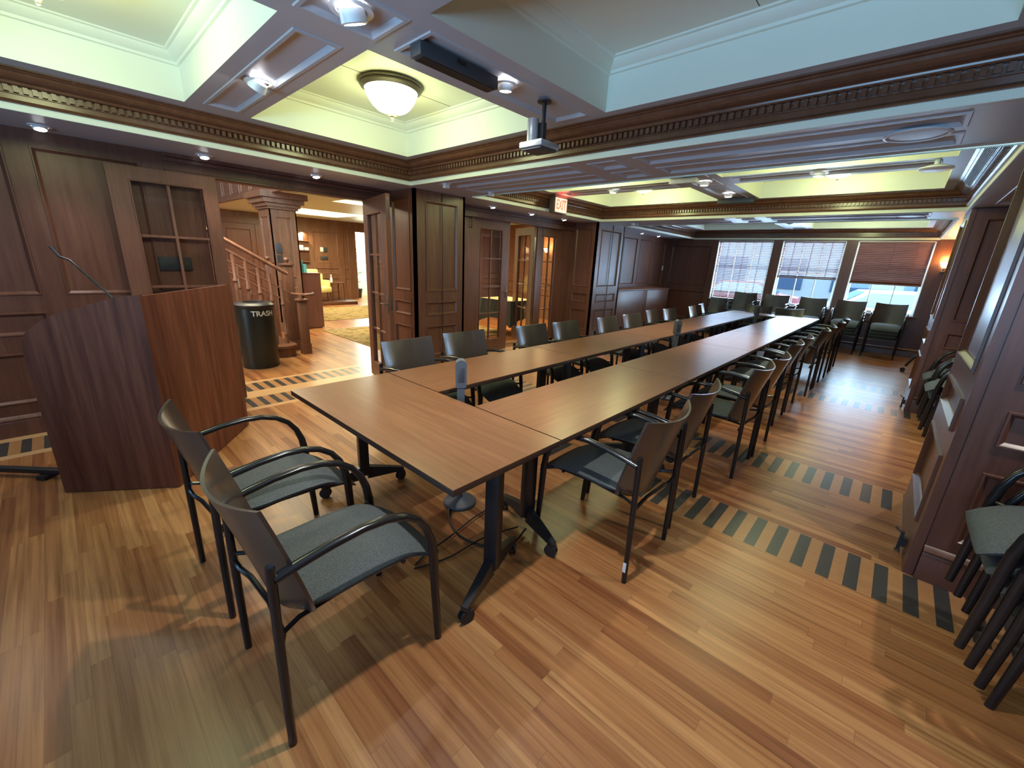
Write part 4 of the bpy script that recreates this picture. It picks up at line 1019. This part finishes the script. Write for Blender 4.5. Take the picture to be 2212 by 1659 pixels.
# floor bolts at the foot of the right pillars
for y, lb in ((3.10, 'dark metal floor bolt at the foot of the near right pillar'), (6.95, 'dark metal floor bolt at the foot of the farther right pillar')):
    t = empty('floor_bolt', (.345, y, 0)); tag(t, lb, 'bolt', 'floor bolts of the right pillars')
    f = MB(); f.box(-.022, -.006, -.010, .010, .0, .13); f.box(-.010, .008, -.022, .022, .045, .10); f.build('bar', 'blackm', t)
    f = MB(); f.tube([(-.014, 0, .12), (-.040, 0, .135), (-.050, 0, .15)], .006, 6); f.lathe([(0, 0), (.014, 0), (.014, .015), (0, .015)], (-.014, 0, .0), 10); f.build('lever', 'nickel', t)
# light switch
f = MB(); f.box(0, .008, -.035, .035, -.06, .06, bev=.002); f.box(.008, .014, -.012, .012, -.025, .025); o = f.build('light_switch', 'whitep'); o.location = (XW, 11.42, 1.53); tag(o, 'white light switch on the left wall near the windows', 'switch')

# cabinet at the left of the window bay
t = empty('low_cabinet', (-4.69, 8.15, 0)); tag(t, 'low wooden cabinet against the left wall of the window bay', 'cabinet')
f = MB(); f.box(-.25, .235, 0, 2.67, .08, 1.015); f.box(-.25, .21, .02, 2.65, 0, .08); f.build('body', 'leaf', t)
f = MB(); f.box(-.255, .265, -.0, 2.69, 1.015, 1.04, bev=.004); f.build('countertop', 'leaf', t)
f = MB(); f.box(.236, .258, .01, 1.42, .09, 1.01, bev=.003); f.build('door', 'leaf', t)
f = MB(); f.box(.236, .258, 1.43, 2.66, .09, 1.01, bev=.003); f.build('door', 'leaf', t)

# folded table in the window bay's right alcove
t = empty('folded_table', (.62, 9.75, 0)); tag(t, 'folded nesting table with black castor leg in the right alcove', 'table')
f = MB(); f.box(-.02, .03, -.30, .95, .10, 1.0); f.build('tabletop', 'topx', t)
f = MB(); f.tube([(-.03, 0, .42), (-.10, 0, .38), (-.20, 0, .27), (-.27, 0, .10)], [.026, .024, .022, .020], 10); f.build('leg', 'blackm', t)
f = MB(); f.lathe([(0, -.022), (.035, -.022), (.035, .022), (0, .022)], n=16); bmesh.ops.transform(f.bm, matrix=Matrix.Translation((-.29, 0, .036)) @ Matrix.Rotation(PI/2, 4, 'X'), verts=f.bm.verts); f.build('caster', 'rubber', t)

# blinds
def blind(i, z0, tilt, label, n):
    a, b = WINX[i]; h = (b-a)/2-.025
    t = empty('window_blind', ((a+b)/2, WY+.045, WZ1)); tag(t, label, 'blind', 'wooden slat blinds')
    top = -.04; L = WZ1-z0-.04
    f = MB(); f.box(-h, h, -.028, .028, -.04, -.004); f.build('head_rail', 'slat', t)
    f = MB()
    for k in range(n):
        z = top-L*(k+.5)/n; R_ = Matrix.Translation((0, 0, z)) @ Matrix.Rotation(tilt, 4, 'X'); f.box(-h, h, -.024, .024, -.0014, .0014, R_)
    f.build('slats', 'slat', t)
    f = MB(); f.box(-h, h, -.024, .024, -L-.065, -L-.038, bev=.003); f.build('bottom_rail', 'slat', t)
    f = MB()
    for x in (-h*.62, 0, h*.62): f.box(x-.003, x+.003, -.0265, -.0255, -L-.04, -.03); f.box(x-.003, x+.003, .0255, .0265, -L-.04, -.03)
    f.build('cords', 'slat', t)
blind(0, WZ0+.01, -.50, 'wooden blind lowered fully over the left window', 36)
blind(1, 1.47, -.50, 'wooden blind half lowered over the middle window', 21)
blind(2, 1.43, -.98, 'closed brown wooden blind over the right window', 22)

# ---------------------------------------------------------------- outside the windows
mb = MB(); mb.box(-30, 30, 12.2, 60, -.35, -.25); struct('ground_street', mb, 'asphalt', 'street outside the windows')
b = empty('building', (-4, 30, -.25)); tag(b, 'pale building across the street outside the windows', 'building')
f = MB(); f.box(-16, 14, 0, 8, 0, 5.6); f.build('wall', 'facade', b)
for k in range(9):
    for j in range(2):
        f = MB(); x = -14.5+k*3.1; f.box(x, x+1.7, -.06, 0, .9+j*2.9, 2.7+j*2.9); f.build('window', 'fwin', b)
f = MB(); f.box(-16.2, 14.2, -.15, 8.2, 5.6, 5.9); f.build('roof', 'wframe', b)
def car(x, y, rz, m, label):
    t = empty('car', (x, y, -.25), rz); tag(t, label, 'car')
    f = MB(); pr = [(-2.1, .35), (-2.15, .75), (-1.9, .90), (-1.2, .98), (-.55, 1.42), (.75, 1.45), (1.5, 1.0), (2.1, .92), (2.2, .55), (2.1, .32)]
    A = [f.bm.verts.new((a, -.85 if z < 1.0 else -.68, z)) for a, z in pr]; B = [f.bm.verts.new((a, .85 if z < 1.0 else .68, z)) for a, z in pr]
    f.bm.faces.new(A); f.bm.faces.new(B[::-1])
    for k in range(len(pr)): f.bm.faces.new((A[k], A[(k+1) % len(pr)], B[(k+1) % len(pr)], B[k]))
    f.build('body', m, t)
    f = MB(); g = [(-1.05, 1.0), (-.5, 1.36), (.70, 1.39), (1.3, 1.02)]
    for s in (-1, 1):
        q = [f.bm.verts.new((a, s*(.865 if z < 1.1 else .705), z)) for a, z in g]; f.bm.faces.new(q)
    for (a0, z0), (a1, z1) in (((-1.12, 1.03), (-.60, 1.39)), ((.82, 1.41), (1.42, 1.05))):
        d = -.012 if a0 < 0 else .012
        f.quad((a0+d, -.70, z0+.012), (a0+d, .70, z0+.012), (a1+d, .60, z1+.012), (a1+d, -.60, z1+.012))
    f.build('window', 'carglass', t)
    for wx in (-1.35, 1.35):
        for s in (-1, 1):
            f = MB(); f.lathe([(0, -.1), (.33, -.1), (.33, .1), (0, .1)], n=20); bmesh.ops.transform(f.bm, matrix=Matrix.Translation((wx, s*.80, .33)) @ Matrix.Rotation(PI/2, 4, 'X'), verts=f.bm.verts); f.build('wheel', 'rubber', t)
car(-.3, 16.6, .25, 'carwhite', 'white car parked outside the right window')
car(-4.9, 19.0, .1, 'carred', 'red car parked outside the left window')
